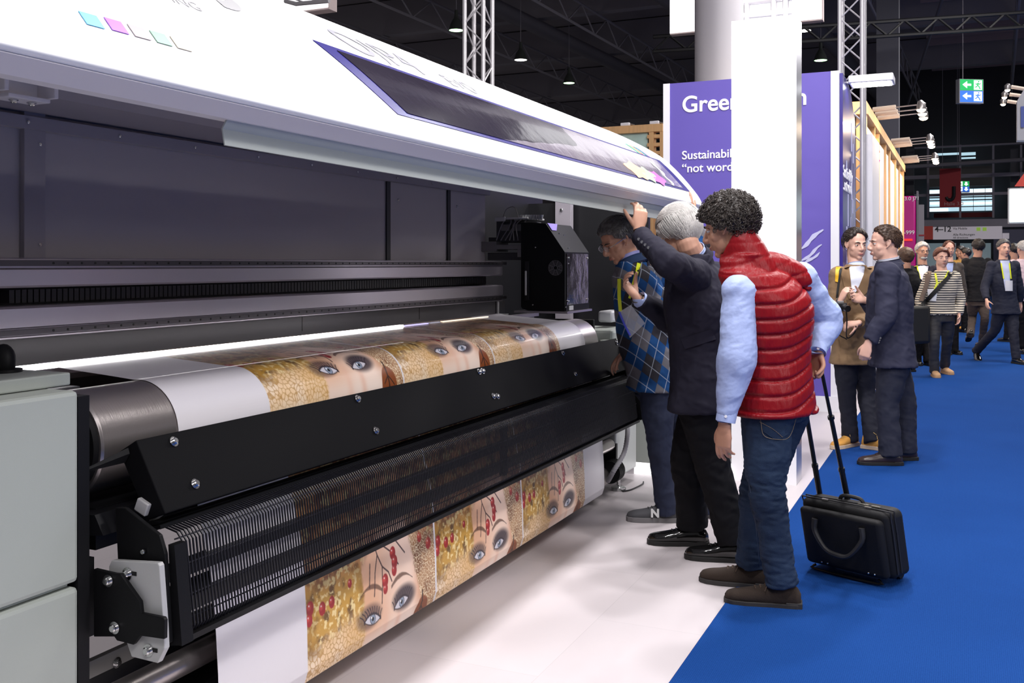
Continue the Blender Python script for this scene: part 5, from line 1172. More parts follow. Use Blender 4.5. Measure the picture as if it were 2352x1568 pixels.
    def collar(s, m, name='collar', r=.068, h=.045, tilt=.01, th=.004, d=.0, label=None):
        n = 28; ax = (s.h.p(0, -.02, -.07)-s.neck).normalized(); u = (s.Ls-ax*s.Ls.dot(ax)).normalized(); f = u.cross(ax)*-1; f = -f if f.dot(s.Fs) < 0 else f; c = s.neck+ax*.0
        def rg(rr, z): return [c+ax*z+u*(rr*math.cos(a))+f*(rr*1.02*math.sin(a)) for a in np.linspace(0, 2*math.pi, n+1)[:-1]]
        R_ = [rg(r+.02, -.015+d), rg(r+.004, .01+d), rg(r-.002, h*.8+d), rg(r+.002, h+d), rg(r+.002-th, h+d), rg(r-.004-th, h*.5+d), rg(r+.01, -.02+d)]
        return MB().loft(R_, cap=False).build(name, m, s.root, label=label)
def glasses(h, par, m, lens=True, r=.021):
    b = MB()
    for s in (-1, 1):
        c = h.p(s*.032, .098, -.002); b.tube([c+h.X*(r*1.15*math.cos(a)*h.k)+h.Z*(r*.72*math.sin(a)*h.k) for a in np.linspace(0, 2*math.pi, 21)], .0016, 5, cap=False)
        b.tube([h.p(s*.055, .096, .004), h.p(s*.078, .07, .006), h.p(s*.082, -.006, .008), h.p(s*.080, -.02, -.005)], .0018, 5, 3)
    b.tube([h.p(-.010, .099, 0), h.p(0, .101, .003), h.p(.010, .099, 0)], .0016, 5, 3); g = b.build('eyeglasses', m, par)
    if lens:
        for s in (-1, 1):
            c = h.p(s*.032, .098, -.002); MB().prism([c+h.X*(r*1.1*math.cos(a)*h.k)+h.Z*(r*.68*math.sin(a)*h.k) for a in np.linspace(0, 2*math.pi, 17)[:-1]], h.Y*.001).build('lens', mat('spectacle_lens', (.9, .9, .9), .05, alpha=.15), g, smooth=False)
    return g
# ============================================================ PEOPLE (the visitors)
skA = mat('skin_tan', (.46, .235, .155), .5, var=.12, vs=20); skB = mat('skin_fair', (.66, .39, .30), .5, var=.1, vs=20); skC = mat('skin_mid', (.52, .285, .20), .5, var=.12, vs=20)
navy = mat('navy_wool', (.019, .018, .030), .8, bump=(500, .3, .002), spec=.15); navy2 = mat('blue_grey_wool', (.034, .035, .060), .75, bump=(500, .3, .002), spec=.15); blackt = mat('black_trouser', (.007, .007, .009), .8, bump=(500, .3, .002), spec=.15)
bl_shirt = mat('light_blue_shirt', (.36, .44, .72), .6, bump=(14, .5, .012), var=.05, vs=6); wh_shirt = mat('white_shirt', (.78, .80, .90), .6, bump=(14, .4, .01))
hair_dk = mat('hair_dark', (.018, .014, .013), .42, var=.5, vs=60); hair_gr = mat('hair_silver', (.50, .48, .46), .5, var=.3, vs=50); hair_sp = mat('hair_salt_pepper', (.10, .095, .095), .45, var=.7, vs=40); hair_br = mat('hair_brown', (.055, .028, .016), .5, var=.4, vs=50); hair_rd = mat('hair_auburn', (.10, .03, .015), .5, var=.4, vs=50)
lea = mat('black_leather_shoe', (.006, .006, .006), .12, coat=.6); blks = mat('black_rubber', (.01, .01, .01), .6)
gold = mat('gold_metal', (.75, .5, .2), .25, metal=1); strapm = mat('leather_strap', (.03, .015, .01), .5)
# ---------------------------------------------------------------- red vest man
p = Person('curly-haired man in a red quilted vest and jeans holding the trolley bag handle', 4.32,
    hip=(1782, 915, .0), chest=(1772, 705, .0), neck=(1712, 590, .0), head=(1671, 522, .03), ph=48, ps=38, phh=62, pitch=14, hk=1.07, vox=.0045, bw=1.08, shw=.155)
J = p.J; p.sh['L'] = J((1697, 672, -.12)); p.sh['R'] = J((1838, 640, .11))
p.arms = {'L': (J((1692, 825, -.16)), J((1668, 958, -.17))), 'R': (J((1896, 735, .22)), J((1878, 802, .12)))}
p.legs = {'L': (J((1762, 1130, -.09)), J((1793, 1325, -.10))), 'R': (J((1741, 1120, .08)), J((1726, 1280, .16)))}
ld = cam_dir(-.10, .02, -1); hand_shape(p.body, J((1664, 975, -.17)), cam_dir(-.06, .05, -1), cam_dir(.75, .65, 0), -1, (.30, .38, .45, .5), 1.0, tc=.3)
hand_shape(p.body, J((1879, 808, .12)), cam_dir(-.05, .05, -.9), cam_dir(-.8, -.5, -.2), -1, (1.1, 1.15, 1.2, 1.2), 1.0, tc=.8)
p.build_body(skA); face_parts(p.h, p.root, hair_dk, skin=skA)
make_hair(p.h, p.root, mat('hair_curly_dark', (.03, .022, .018), .4, var=.6, vs=80), 'curly', .020, -.022, .05, .0045, 4, 560)
denim = bpy.data.materials.new('blue_denim'); denim.use_nodes = True
def denim_nodes(m):
    nt = m.node_tree; b = nt.nodes['Principled BSDF']; tc = _n(nt, 'ShaderNodeTexCoord'); n1 = _n(nt, 'ShaderNodeTexNoise'); n1.inputs['Scale'].default_value = 3.2; n1.inputs['Detail'].default_value = 6
    n2 = _n(nt, 'ShaderNodeTexNoise'); n2.inputs['Scale'].default_value = 260
    for n in (n1, n2): nt.links.new(tc.outputs['Object'], n.inputs['Vector'])
    f = M_(nt, 'ADD', M_(nt, 'MULTIPLY', n1.outputs['Fac'], 1.1), M_(nt, 'MULTIPLY', n2.outputs['Fac'], .25)); f = M_(nt, 'SUBTRACT', f, .28)
    nt.links.new(mixc(nt, f, (.006, .011, .026), (.035, .065, .13)), b.inputs['Base Color']); b.inputs['Roughness'].default_value = .85; b.inputs['Specular IOR Level'].default_value = .2
    bp = _n(nt, 'ShaderNodeBump'); bp.inputs['Strength'].default_value = .35; bp.inputs['Distance'].default_value = .003; nt.links.new(n2.outputs['Fac'], bp.inputs['Height']); nt.links.new(bp.outputs[0], b.inputs['Normal'])
denim_nodes(denim)
def jean_folds(v, n):
    d = .003*wob(v, 14, 3)+.006*ridg(v*np.array([1, 1, 1.6]), 22, 8)+.003*ridg(v*np.array([1, 1, 1.6]), 55, 88)
    z = v[:, 2]; k = np.exp(-((z-.48)/.14)**2)+np.exp(-((z-.15)/.09)**2)+.5*np.exp(-((z-.80)/.06)**2); d += .012*k*ridg(v*np.array([1, 1, 2.4]), 30, 2); return d
jo, jb = p.trousers(denim, (.108, .098, .076, .066, .066), vox=.006, dispf=jean_folds)
sti = mat('tan_stitching', (.20, .15, .10), .6)
def px_tube(bv, pts, r, name, m, par, off=.001, sub=5):
    q = [];
    for px, py in pts: h_, dr = bv.hit(px, py); q.append(h_-dr*off)
    return MB().tube(q, r, 6, sub).build(name, m, par)
ribbon(jb, [(1741, 926, 1838, 926), (1746, 960, 1828, 962), (1754, 992, 1815, 994), (1780, 1009, 1790, 1009)], 'back_pocket', denim, p.root, .002, .002)
px_tube(jb, [(1742, 927), (1790, 929), (1838, 925)], .0016, 'pocket_stitching', sti, p.root, .006); px_tube(jb, [(1742, 930), (1748, 970), (1755, 1000), (1786, 1009), (1812, 1004), (1826, 970), (1834, 930)], .0012, 'pocket_stitching', sti, p.root, .006)
px_tube(jb, [(1744, 968), (1775, 985), (1798, 1004)], .001, 'pocket_stitching', sti, p.root, .006)
px_tube(jb, [(1702, 960), (1706, 1050), (1724, 1130), (1735, 1200), (1745, 1300)], .0012, 'side_seam', mat('seam_blue', (.05, .07, .12)), p.root, .001)
# shirt
def shirt_folds(v, n): return .004*wob(v, 14, 31)+.009*ridg(v*np.array([.6, .6, 1.5])+.03*wob(v, 10, 77)[:, None], 20, 32)+.0028*ridg(v*np.array([1, 1, 1.8]), 55, 35)
sb = MB(); p.sleeves(sb, (.069, .078, .062, .040), .97); so_, sbv = garment(sb, 'shirt_sleeves', bl_shirt, p.root, .006, shirt_folds, 3)
for sd in ('L', 'R'):
    el, wr = p.arms[sd]; dv = (wr-el).normalized(); MB().tube([wr-dv*.05, wr-dv*.045, wr+dv*.018, wr+dv*.018], [.040, .043, .041, .034], 20).build('shirt_cuff', bl_shirt, p.root)
    MB().cyl(wr-dv*.01-cam_dir(.3, 1)*.041, wr-dv*.01-cam_dir(.3, 1)*.045, .006, 12).build('cuff_button', whp, p.root)
redv = mat('red_nylon', (.22, .004, .008), .38, spec=.3, bump=(45, .8, .006), var=.12, vs=5, noise_scale=(1, 1, .35))
upv = (p.neck-p.hip).normalized()
def quilt(v, n):
    q = v-np.array(p.hip); F = np.array(p.Fs); L = np.array(p.Ls); s_ = q[:, 2]+.24*(q@L)-.05*(q@F)-.25*(q@L)**2+.004*np.sin(q@L*22)
    ph = (s_/.064) % 1.0; sew = 1-np.exp(-((np.minimum(ph, 1-ph))/.11)**2)
    puck = .0026*wob(v*np.array([1, 1, .25]), 60, 17)*(1-sew*.4)
    topf = np.clip((p.neck.z-.03-v[:, 2])/.12, .15, 1)
    return (.011*sew-.003)*topf+puck*topf+.003*wob(v, 12, 44)
cax0 = (p.h.p(0, -.02, -.07)-p.neck).normalized(); vb = MB(); loft_rings(vb, p.torso_keys(.055, .018, 1.06, .092), 5, 40)
for sd in ('L', 'R'):
    e_ = p.sh[sd]-p.Ls*(.03 if sd == 'L' else -.03)+UP*.012; vb.tube([p.neck-UP*.045, p.neck.lerp(e_, .5)-UP*.006, e_-UP*.01, e_-UP*.05], [.07, .072, .066, .058], 20, 4)
cax = (p.h.p(0, -.02, -.07)-p.neck).normalized(); cu = (p.Ls-cax*p.Ls.dot(cax)).normalized(); cf = cax.cross(cu)*-1; cf = cf if cf.dot(p.Fs) > 0 else -cf
rr = []
for z, r_ in ((-.12, .080), (-.06, .090), (-.01, .094), (.025, .094), (.05, .093), (.066, .091), (.072, .085), (.066, .079), (.03, .080), (-.05, .078), (-.12, .068)):
    rr.append([p.neck+cf*(.004+.10*max(0, z))+cax*(z+.050*(-math.sin(a))*min(1, max(0, (z+.06)/.10)))+cu*(r_*math.cos(a))+cf*(r_*1.08*math.sin(a)) for a in np.linspace(0, 2*math.pi, 41)[:-1]])
vb.loft(rr+[rr[0]], cap=False)
vo, vbv = garment(vb, 'quilted_vest', redv, p.root, .0055, quilt, 2)
suede = mat('brown_suede', (.028, .018, .013), .95, bump=(180, .4, .003), var=.25, vs=12); gsole = mat('grey_sole', (.03, .028, .028), .7); lacem = mat('brown_lace', (.08, .05, .035), .8)
for sd, ph_ in (('L', 74), ('R', 68)):
    an = p.legs[sd][1]; shoe(p.root, an, ph_, suede, gsole, .315, .0, 0, lacem, solh=.021)
redman = p
# ---------------------------------------------------------------- silver haired man in dark suit
p = Person('silver-haired man in a dark suit, hand raised to the printer hood beside the red vest', 5.0,
    hip=(1612, 880, .0), chest=(1603, 700, -.02), neck=(1593, 590, .0), head=(1560, 534, .0), ph=62, ps=50, phh=38, pitch=28, hk=1.05, vox=.0045, bw=1.05, shw=.155)
J = p.J; p.sh['L'] = J((1592, 634, -.14)); p.sh['R'] = J((1640, 640, .15))
p.arms = {'L': (J((1540, 606, -.34)), J((1470, 540, -.02))), 'R': (J((1545, 735, .20)), J((1470, 688, .12)))}
p.legs = {'L': (J((1635, 1060, -.1)), J((1682, 1230, -.14))), 'R': (J((1580, 1050, .1)), J((1590, 1196, .14)))}
hand_shape(p.body, J((1467, 528, .0)), cam_dir(.12, .06, 1), cam_dir(-.35, .9, .1), 1, (.55, .6, .65, .7), 1.02, tc=.5)
hand_shape(p.body, J((1463, 683, .12)), cam_dir(-.62, -.1, .72), cam_dir(.55, -.45, .6), 1, (.75, .85, .75, .65), 1.02, spread=.16, tc=.5, topp=.6)
p.build_body(skC); face_parts(p.h, p.root, hair_gr, skin=skC)
make_hair(p.h, p.root, hair_gr, 'combed', .018, -.044, .045, .0045, 9, 480)
p.trousers(blackt, (.112, .102, .088, .080, .078), vox=.007, amp=.007, seed=13)
def suit_folds(v, n): return .005*wob(v*np.array([1, 1, .6]), 12, 61)+.009*ridg(v*np.array([1, 1, .9]), 20, 62)+.004*ridg(v, 45, 66)
jo, jb = p.top('suit_jacket', navy, .13, .024, 1.06, True, (.083, .070, .060, .050), .97, .006, disp=suit_folds, neckr=.075)
p.collar(navy, 'jacket_collar', .078, .03); p.collar(bl_shirt, 'shirt_collar', .070, .042)
el, wr = p.arms['R']; dv = (wr-el).normalized(); MB().tube([wr-dv*.03, wr-dv*.03, wr+dv*.005, wr+dv*.005], [.036, .044, .043, .036], 20).build('shirt_cuff', bl_shirt, p.root)
MB().tube([wr+dv*.022+Vector((.03*math.cos(a), .02*math.sin(a), .025*math.sin(a))) for a in np.linspace(0, 6.28, 18)], .003, 6, cap=False).build('bracelet', mat('dark_metal', (.1, .09, .08), .3, metal=1), p.root)
el, wr = p.arms['L']; dv = (J((1467, 515, .0))-wr).normalized(); q = wr+dv*.018; s1 = dv.orthogonal().normalized(); s2 = dv.cross(s1)
wt = MB().loft([[q+dv*z+s1*(.031*math.cos(a))+s2*(.031*math.sin(a)) for a in np.linspace(0, 6.28, 25)[:-1]] for z in (-.01, .01)]).build('wristwatch', strapm, p.root)
fd = cam_dir(.35, -.9, .1).normalized(); MB().cyl(q+fd*.026, q+fd*.036, .017, 22).build('watch_face', gold, wt)
for k in range(4):
    h_, dr = jb.hit(1467+7.5*k, 549+6.5*k); MB().cyl(h_+dr*.002, h_-dr*.006, .0075, 14).build('cuff_button', mat('button_grey', (.12, .12, .13), .3), p.root)
ribbon(jb, [(1563, 778, 1633, 756), (1568, 790, 1640, 768), (1573, 802, 1645, 779)], 'pocket_flap', navy, p.root, .004, .003)
for sd, ph_ in (('L', 76), ('R', 82)):
    an = p.legs[sd][1]; shoe(p.root, an, ph_, lea, blks, .31, 0, 0, blks)
# ---------------------------------------------------------------- man in argyle sweater
def argyle():
    m = bpy.data.materials.new('argyle_knit'); m.use_nodes = True; nt = m.node_tree; b = nt.nodes['Principled BSDF']; tc = _n(nt, 'ShaderNodeTexCoord'); mp = _n(nt, 'ShaderNodeMapping')
    mp.inputs['Rotation'].default_value = (0, math.radians(20), -YAW); nt.links.new(tc.outputs['Object'], mp.inputs[0]); sp = _n(nt, 'ShaderNodeSeparateXYZ'); nt.links.new(mp.outputs[0], sp.inputs[0])
    x, z = sp.outputs[0], sp.outputs[2]; u = M_(nt, 'ADD', M_(nt, 'MULTIPLY', x, 8.5), M_(nt, 'MULTIPLY', z, 5.6)); v = M_(nt, 'SUBTRACT', M_(nt, 'MULTIPLY', x, 8.5), M_(nt, 'MULTIPLY', z, 5.6))
    fu, fv = M_(nt, 'FLOOR', u), M_(nt, 'FLOOR', v); par = M_(nt, 'MODULO', M_(nt, 'ADD', M_(nt, 'ADD', fu, fv), 40), 2.0); p2 = M_(nt, 'MODULO', M_(nt, 'ADD', fu, 41), 2.0)
    c = mixc(nt, M_(nt, 'GREATER_THAN', par, .5), (.012, .055, .17), (.13, .125, .14)); c = mixc(nt, M_(nt, 'MULTIPLY', M_(nt, 'GREATER_THAN', par, .5), M_(nt, 'GREATER_THAN', p2, .5)), c, (.035, .033, .04))
    ln = None
    for q in (u, v):
        f = M_(nt, 'ABSOLUTE', M_(nt, 'SUBTRACT', M_(nt, 'FRACT', q), .5)); l = M_(nt, 'LESS_THAN', f, .022); ln = l if ln is None else M_(nt, 'MAXIMUM', ln, l)
    c = mixc(nt, M_(nt, 'MULTIPLY', ln, .7), c, (.36, .40, .47)); nt.links.new(c, b.inputs['Base Color']); b.inputs['Roughness'].default_value = .9; b.inputs['Specular IOR Level'].default_value = .15
    return m
p = Person('bespectacled man in a blue argyle sweater with yellow lanyard, bending towards the printer', 5.72,
    hip=(1500, 862, .0), chest=(1474, 700, .0), neck=(1452, 606, .0), head=(1418, 552, .0), ph=96, ps=104, phh=112, pitch=30, hk=1.06, vox=.0048, bw=1.08, shw=.16, belly=.035)
J = p.J; p.sh['L'] = J((1478, 650, -.16)); p.sh['R'] = J((1500, 640, .16))
p.arms = {'L': (J((1470, 755, -.10)), J((1440, 800, .05))), 'R': (J((1612, 560, .26)), J((1584, 505, .26)))}
p.legs = {'L': (J((1515, 1010, -.12)), J((1530, 1168, -.11))), 'R': (J((1590, 1015, .1)), J((1622, 1170, .0)))}
hand_shape(p.body, J((1583, 498, .26)), cam_dir(-.12, .06, 1), cam_dir(-.3, .95, 0), -1, (.25, .3, .5, .55), 1.0, spread=.12, tc=.2)
hand_shape(p.body, J((1438, 806, .05)), cam_dir(-.5, .3, -.6), cam_dir(0, 0, -1), 1, (.4, .4, .4, .4), 1.0)
p.build_body(skA); face_parts(p.h, p.root, hair_dk, eyes=True, lids=1.6, skin=skA)
make_hair(p.h, p.root, hair_sp, 'short', .009, .0, .046, .0045, 21, 520)
glasses(p.h, p.root, mat('silver_frame', (.6, .58, .56), .25, metal=.9))
p.trousers(mat('navy_chino', (.012, .017, .042), .85, bump=(300, .2, .002), var=.2, vs=4), (.105, .092, .070, .062, .060), vox=.007, amp=.007, seed=23)
sob, sbv = p.top('argyle_sweater', argyle(), .075, .020, 1.0, True, (.074, .066, .058, .044), .97, .007, amp=.006, seed=25, neckr=.072)
p.collar(mat('dark_blue_knit', (.012, .03, .085), .9), 'sweater_collar', .074, .035); p.collar(mat('violet_shirt', (.25, .25, .5), .7), 'shirt_collar', .066, .055)
ylan = mat('yellow_lanyard', (.62, .68, .02), .5, emit=(.7, .8, .03), es=.04)
ribbon(sbv, [(1467, 588, 1476, 590), (1462, 610, 1470, 614), (1453, 645, 1460, 648), (1443, 684, 1450, 687)], 'lanyard', ylan, p.root, .006, .002)
ribbon(sbv, [(1418, 640, 1426, 640), (1418, 680, 1426, 680), (1421, 715, 1429, 715)], 'lanyard', ylan, p.root, .006, .002)
bq = [J((1420, 718, -.22)), J((1449, 700, -.24)), J((1482, 742, -.22)), J((1447, 776, -.22))]
bd = MB().prism(bq, cam_dir(0, .004)).build('badge_holder', mat('clear_plastic', (.55, .55, .6), .1, alpha=.28, coat=.5), p.root, smooth=False)
MB().tube([J((1422, 716, -.225)), J((1434, 745, -.225)), J((1447, 770, -.225))], .006, 8).build('blue_pen', mat('pen_blue', (.08, .1, .6), .3), p.root)
sneak = mat('grey_sneaker', (.055, .055, .062), .8, bump=(200, .3, .002)); ssole = mat('sneaker_sole', (.14, .135, .14), .7)
s1_, T = shoe(p.root, p.legs['L'][1], 84, sneak, ssole, .30, 0, 0, blks, heel=False, solh=.028)
# letter N on the side of the sneaker
F_, L_ = frame_phi(84); o_ = T(.02, .047, .035); text_obj('shoe_letter', 'N', mat('silver_print', (.55, .55, .55), .4), T(.088, .052, .036), -F_, (UP-L_*.25).normalized(), .062, s1_, .003, bold=.003)
shoe(p.root, p.legs['R'][1], 84, sneak, ssole, .30, 0, 0, blks, heel=False, solh=.028)
# ---------------------------------------------------------------- young man in tan jacket
p = Person('young man in a tan jacket and white shirt with a camera on a strap', 7.9,
    hip=(1962, 800, .0), chest=(1957, 690, .0), neck=(1966, 612, .0), head=(1966, 562, .0), ph=186, ps=192, phh=190, pitch=4, hk=1.0, vox=.006, bw=.92, shw=.15)
J = p.J; p.arms = {'R': (J((1912, 715, -.05)), J((1932, 695, -.24))), 'L': (J((2002, 720, .1)), J((1972, 742, -.2)))}
p.legs = {'R': (J((1945, 905, -.02)), J((1953, 1003, .0))), 'L': (J((1990, 905, .02)), J((2003, 1008, -.12)))}
hand_shape(p.body, J((1930, 692, -.25)), cam_dir(.3, -.2, .8), cam_dir(.7, .2, -.2), 1, (.7, .7, .8, .8), .95); hand_shape(p.body, J((1970, 742, -.21)), cam_dir(-.9, -.2, -.1), cam_dir(.0, .4, -.6), 1, (.8, .85, .9, .9), .95)
p.build_body(skB); face_parts(p.h, p.root, hair_dk, skin=skB, brow=1.2, lipm=mat('lip_pink', (.55, .20, .18), .4))
make_hair(p.h, p.root, mat('hair_young', (.03, .02, .015), .5, var=.5, vs=60), 'short', .016, .012, .058, .006, 33, 420, side=.5)
p.trousers(mat('dark_navy_trouser', (.010, .011, .022), .85), (.095, .085, .068, .062, .062), vox=.008, amp=.006, seed=33)
tan = mat('tan_wool', (.235, .145, .075), .9, bump=(300, .3, .003), sheen=.1); jo, jb = p.top('tan_jacket', tan, .12, .020, 1.1, True, (.070, .060, .054, .046), .95, .008, amp=.006, seed=35)
p.collar(mat('pale_blue_shirt', (.55, .62, .85), .6), 'shirt_collar', .062, .03)
ribbon(jb, [(1948, 612, 1986, 610), (1950, 620, 1986, 618), (1952, 650, 1982, 640), (1954, 676, 1966, 670)], 'shirt_front', wh_shirt, p.root, .003, .003)

tan2 = mat('tan_wool_lapel', (.21, .125, .062), .9)
ribbon(jb, [(1938, 602, 1949, 602), (1932, 630, 1953, 632), (1938, 655, 1956, 664), (1950, 686, 1955, 686)], 'lapel', tan2, p.root, .006, .004); ribbon(jb, [(1990, 600, 2002, 600), (1984, 630, 2006, 632), (1972, 660, 1998, 664), (1957, 690, 1966, 698)], 'lapel', tan2, p.root, .006, .004)
for py in (699, 731): h_, dr = jb.hit(1951, py) if py < 720 else jb.hit(1940, py); MB().cyl(h_+dr*.002, h_-dr*.006, .009, 12).build('button', mat('brown_button', (.15, .08, .04), .4), p.root)
ribbon(jb, [(1922, 598, 1936, 596), (1919, 620, 1927, 622), (1918, 646, 1925, 648)], 'camera_strap', mat('yellow_strap', (.75, .42, .01), .5), p.root, .008, .003); ribbon(jb, [(1931, 600, 1938, 600), (1927, 630, 1931, 632), (1921, 670, 1926, 672), (1920, 690, 1924, 692)], 'backpack_strap', blks, p.root, .009, .003)
wb = mat('wheat_nubuck', (.62, .30, .06), .85, bump=(150, .3, .003)); cs_ = mat('cream_sole', (.65, .5, .36), .7)
shoe(p.root, p.legs['R'][1], 125, wb, cs_, .30, .004, 0, mat('wheat_lace', (.6, .4, .12)), boot=.03, solh=.03); shoe(p.root, p.legs['L'][1], 228, wb, cs_, .30, .004, 0, MATS['wheat_lace'], boot=.03, solh=.03)
cm_t = thing('camera', J((1930, 705, -.36)), 'black and silver photo camera hanging at the tan jacket', 'camera'); c_ = J((1930, 705, -.36)); R_1, D_1 = cam_dir(1, 0), cam_dir(0, 1)
MB().obox(c_, R_1*.045, D_1*.03, UP*.032).build('camera_body', mat('camera_black', (.015, .015, .017), .35), cm_t, smooth=False, bevel=.008)
MB().obox(c_+UP*.037, R_1*.022, D_1*.02, UP*.010).build('top_housing', mat('camera_silver', (.4, .4, .4), .3, metal=.6), cm_t, smooth=False, bevel=.004); MB().tube([c_+R_1*.02-D_1*.02, c_+R_1*.03-D_1*.085-UP*.01], [.026, .024], 18).build('camera_lens', MATS['camera_black'], cm_t)
MB().tube([c_+R_1*.04+UP*.02, c_+R_1*.05-UP*.1, J((1945, 775, -.22)), J((1962, 765, -.24)), J((1966, 748, -.25))], .005, 6, 6).tube([c_-R_1*.04+UP*.02, J((1919, 735, -.2)), J((1924, 765, -.22)), J((1945, 779, -.22))], .005, 6, 6).build('camera_strap', blks, cm_t)
# ---------------------------------------------------------------- man in blue grey suit
p = Person('stocky man in a blue-grey suit seen from the side, facing the tan-jacketed young man', 7.25,
    hip=(2050, 812, .0), chest=(2044, 690, .0), neck=(2042, 606, .0), head=(2030, 559, .0), ph=74, ps=66, phh=86, pitch=2, hk=1.06, vox=.006, bw=1.16, shw=.17, belly=.03)
J = p.J; p.arms = {'L': (J((2034, 725, -.22)), J((1996, 785, -.22))), 'R': (J((2020, 725, .2)), J((1988, 690, .1)))}
p.legs = {'L': (J((2038, 925, -.08)), J((2045, 1035, -.08))), 'R': (J((2078, 925, .08)), J((2080, 1028, .10)))}
hand_shape(p.body, J((1994, 789, -.22)), cam_dir(-.3, 0, -1), cam_dir(.5, .8, -.3), -1, (.9, 1, 1, 1), 1.02, tc=.6); hand_shape(p.body, J((1986, 689, .09)), cam_dir(-.8, 0, .2), cam_dir(0, -.7, .4), 1, (.8, .9, .9, .9), 1.)
p.build_body(skB, nr=.066); face_parts(p.h, p.root, hair_br, skin=skB, brow=.8)
make_hair(p.h, p.root, hair_br, 'short', .006, .008, .052, .006, 43, 420)
p.trousers(mat('suit_trouser', (.018, .020, .036), .85, bump=(300, .2, .002)), (.115, .10, .082, .078, .080), vox=.008, amp=.006, seed=43)
jo, jb = p.top('suit_jacket', navy2, .085, .026, 1.05, True, (.082, .072, .062, .050), .97, .008, amp=.007, seed=45, neckr=.08)
p.collar(navy2, 'jacket_collar', .084, .032); p.collar(wh_shirt, 'shirt_collar', .075, .046)
for k in range(3): h_, dr = jb.hit(2022-2*k, 776+5*k); MB().cyl(h_+dr*.002, h_-dr*.006, .0075, 12).build('cuff_button', MATS['button_grey'], p.root)
dsh = mat('dark_brown_leather', (.035, .022, .02), .3, coat=.2)
for sd, ph_ in (('L', 84), ('R', 90)): shoe(p.root, p.legs[sd][1], ph_, dsh, blks, .31, .004, 0, blks)
# ---------------------------------------------------------------- visitors further down the aisle
def walker(label, D, hip, chest, neck, head, ph, phh, arms, legs, shoes, skin, hairm, style, topm, trm_, hem=.1, front=.05, hk=1.05, bw=1., fem=False, topn='jacket', glass=False, hairthick=.01, ps=None, pitch=0, shw=.16, hairbase=0, soles=blks, group=None, noshoes=False):
    neck = tuple(a*.86+b*.14 for a, b in zip(neck[:2], head[:2]))
    p = Person(label, D, hip=hip, chest=chest, neck=neck, head=head, ph=ph, ps=ps, phh=phh, pitch=pitch, hk=hk, vox=.010, bw=bw, fem=fem, shw=shw, group=group); J = p.J
    for sd, (e, w_, hd) in arms.items():
        p.arms[sd] = (J(e), J(w_)); dv = (J(w_)-J(e)).normalized(); hand_shape(p.body, J(w_)+dv*.015, dv+cam_dir(*hd)*.3, p.Lh*(-1 if sd == 'L' else 1), -1 if sd == 'L' else 1, (.35, .4, .45, .5), 1.02)
    for sd, (k_, a_) in legs.items(): p.legs[sd] = (J(k_), J(a_))
    p.build_body(skin); face_parts(p.h, p.root, hairm, skin=skin, lids=.8)
    make_hair(p.h, p.root, hairm, style, hairthick, hairbase, front, .008, int(D*10), 300)
    p.trousers(trm_, (.098, .086, .066, .060, .062), vox=.011, amp=.006, seed=int(D*7)); g, bv = p.top(topn, topm, hem, .018, 1.05, True, (.070, .060, .054, .045), .96, .010, amp=.006, seed=int(D*5))
    if glass: glasses(p.h, p.root, blks, False)
    if not noshoes:
        for sd, (ph_, sm_, pit, z_) in shoes.items(): shoe(p.root, p.legs[sd][1], ph_, sm_, soles, .28 if not fem else .25, .004+z_, pit)
    return p, bv
def stripes(name, a, b_, f):
    m = bpy.data.materials.new(name); m.use_nodes = True; nt = m.node_tree; b = nt.nodes['Principled BSDF']; tc = _n(nt, 'ShaderNodeTexCoord'); sp = _n(nt, 'ShaderNodeSeparateXYZ'); nt.links.new(tc.outputs['Object'], sp.inputs[0])
    g = M_(nt, 'GREATER_THAN', M_(nt, 'FRACT', M_(nt, 'MULTIPLY', sp.outputs[2], f)), .52); nt.links.new(mixc(nt, g, a, b_), b.inputs['Base Color']); b.inputs['Roughness'].default_value = .9; return m
lan = mat('yellow_lanyard', (.6, .7, .02)); badge = mat('white_badge', (.8, .8, .82), .4)
p, bv = walker('short-haired woman in a striped cardigan with black crossbody strap, walking towards us', 12.8, (2160, 722), (2160, 664), (2164, 628), (2163, 592), 186, 176, {'L': ((2206, 690, .02), (2203, 722, -.1), (0, 0, -1)), 'R': ((2113, 690, .0), (2118, 722, -.12), (0, 0, -1))},
    {'R': ((2145, 785, -.1), (2146, 850, -.0)), 'L': ((2176, 780, .1), (2170, 838, .35))}, {'R': (170, mat('tan_suede', (.5, .3, .16), .9), 0, 0), 'L': (185, MATS['tan_suede'], 0, .0)}, skB, hair_rd, 'messy', stripes('striped_knit', (.72, .64, .52), (.035, .035, .04), 34), mat('charcoal_jeans', (.03, .03, .035), .7), hem=-.02, bw=1.1, fem=True, topn='striped_cardigan', hairthick=.016, shw=.175, soles=MATS['tan_suede'])
ribbon(bv, [(2146, 628, 2150, 626), (2150, 650, 2155, 650), (2144, 665, 2149, 665)], 'lanyard', lan, p.root, .01, .003); ribbon(bv, [(2176, 624, 2184, 610), (2168, 640, 2174, 636), (2150, 656, 2154, 650)], 'lanyard', lan, p.root, .012, .003)
ribbon(bv, [(2130, 664, 2154, 662), (2132, 690, 2150, 692)], 'badge', badge, p.root, .014, .003, 3, 2); ribbon(bv, [(2188, 620, 2194, 624), (2150, 660, 2156, 668), (2112, 700, 2118, 708)], 'bag_strap', blks, p.root, .024, .004); ribbon(bv, [(2126, 618, 2142, 616), (2124, 650, 2134, 652), (2110, 690, 2122, 692)], 'scarf', mat('taupe_scarf', (.18, .13, .1), .9), p.root, .01, .008)
bgc = W(2108, 745, 12.6); bt = thing('shoulder_bag', bgc, 'large black shoulder bag between the blue-grey suit and the striped cardigan', 'bag')
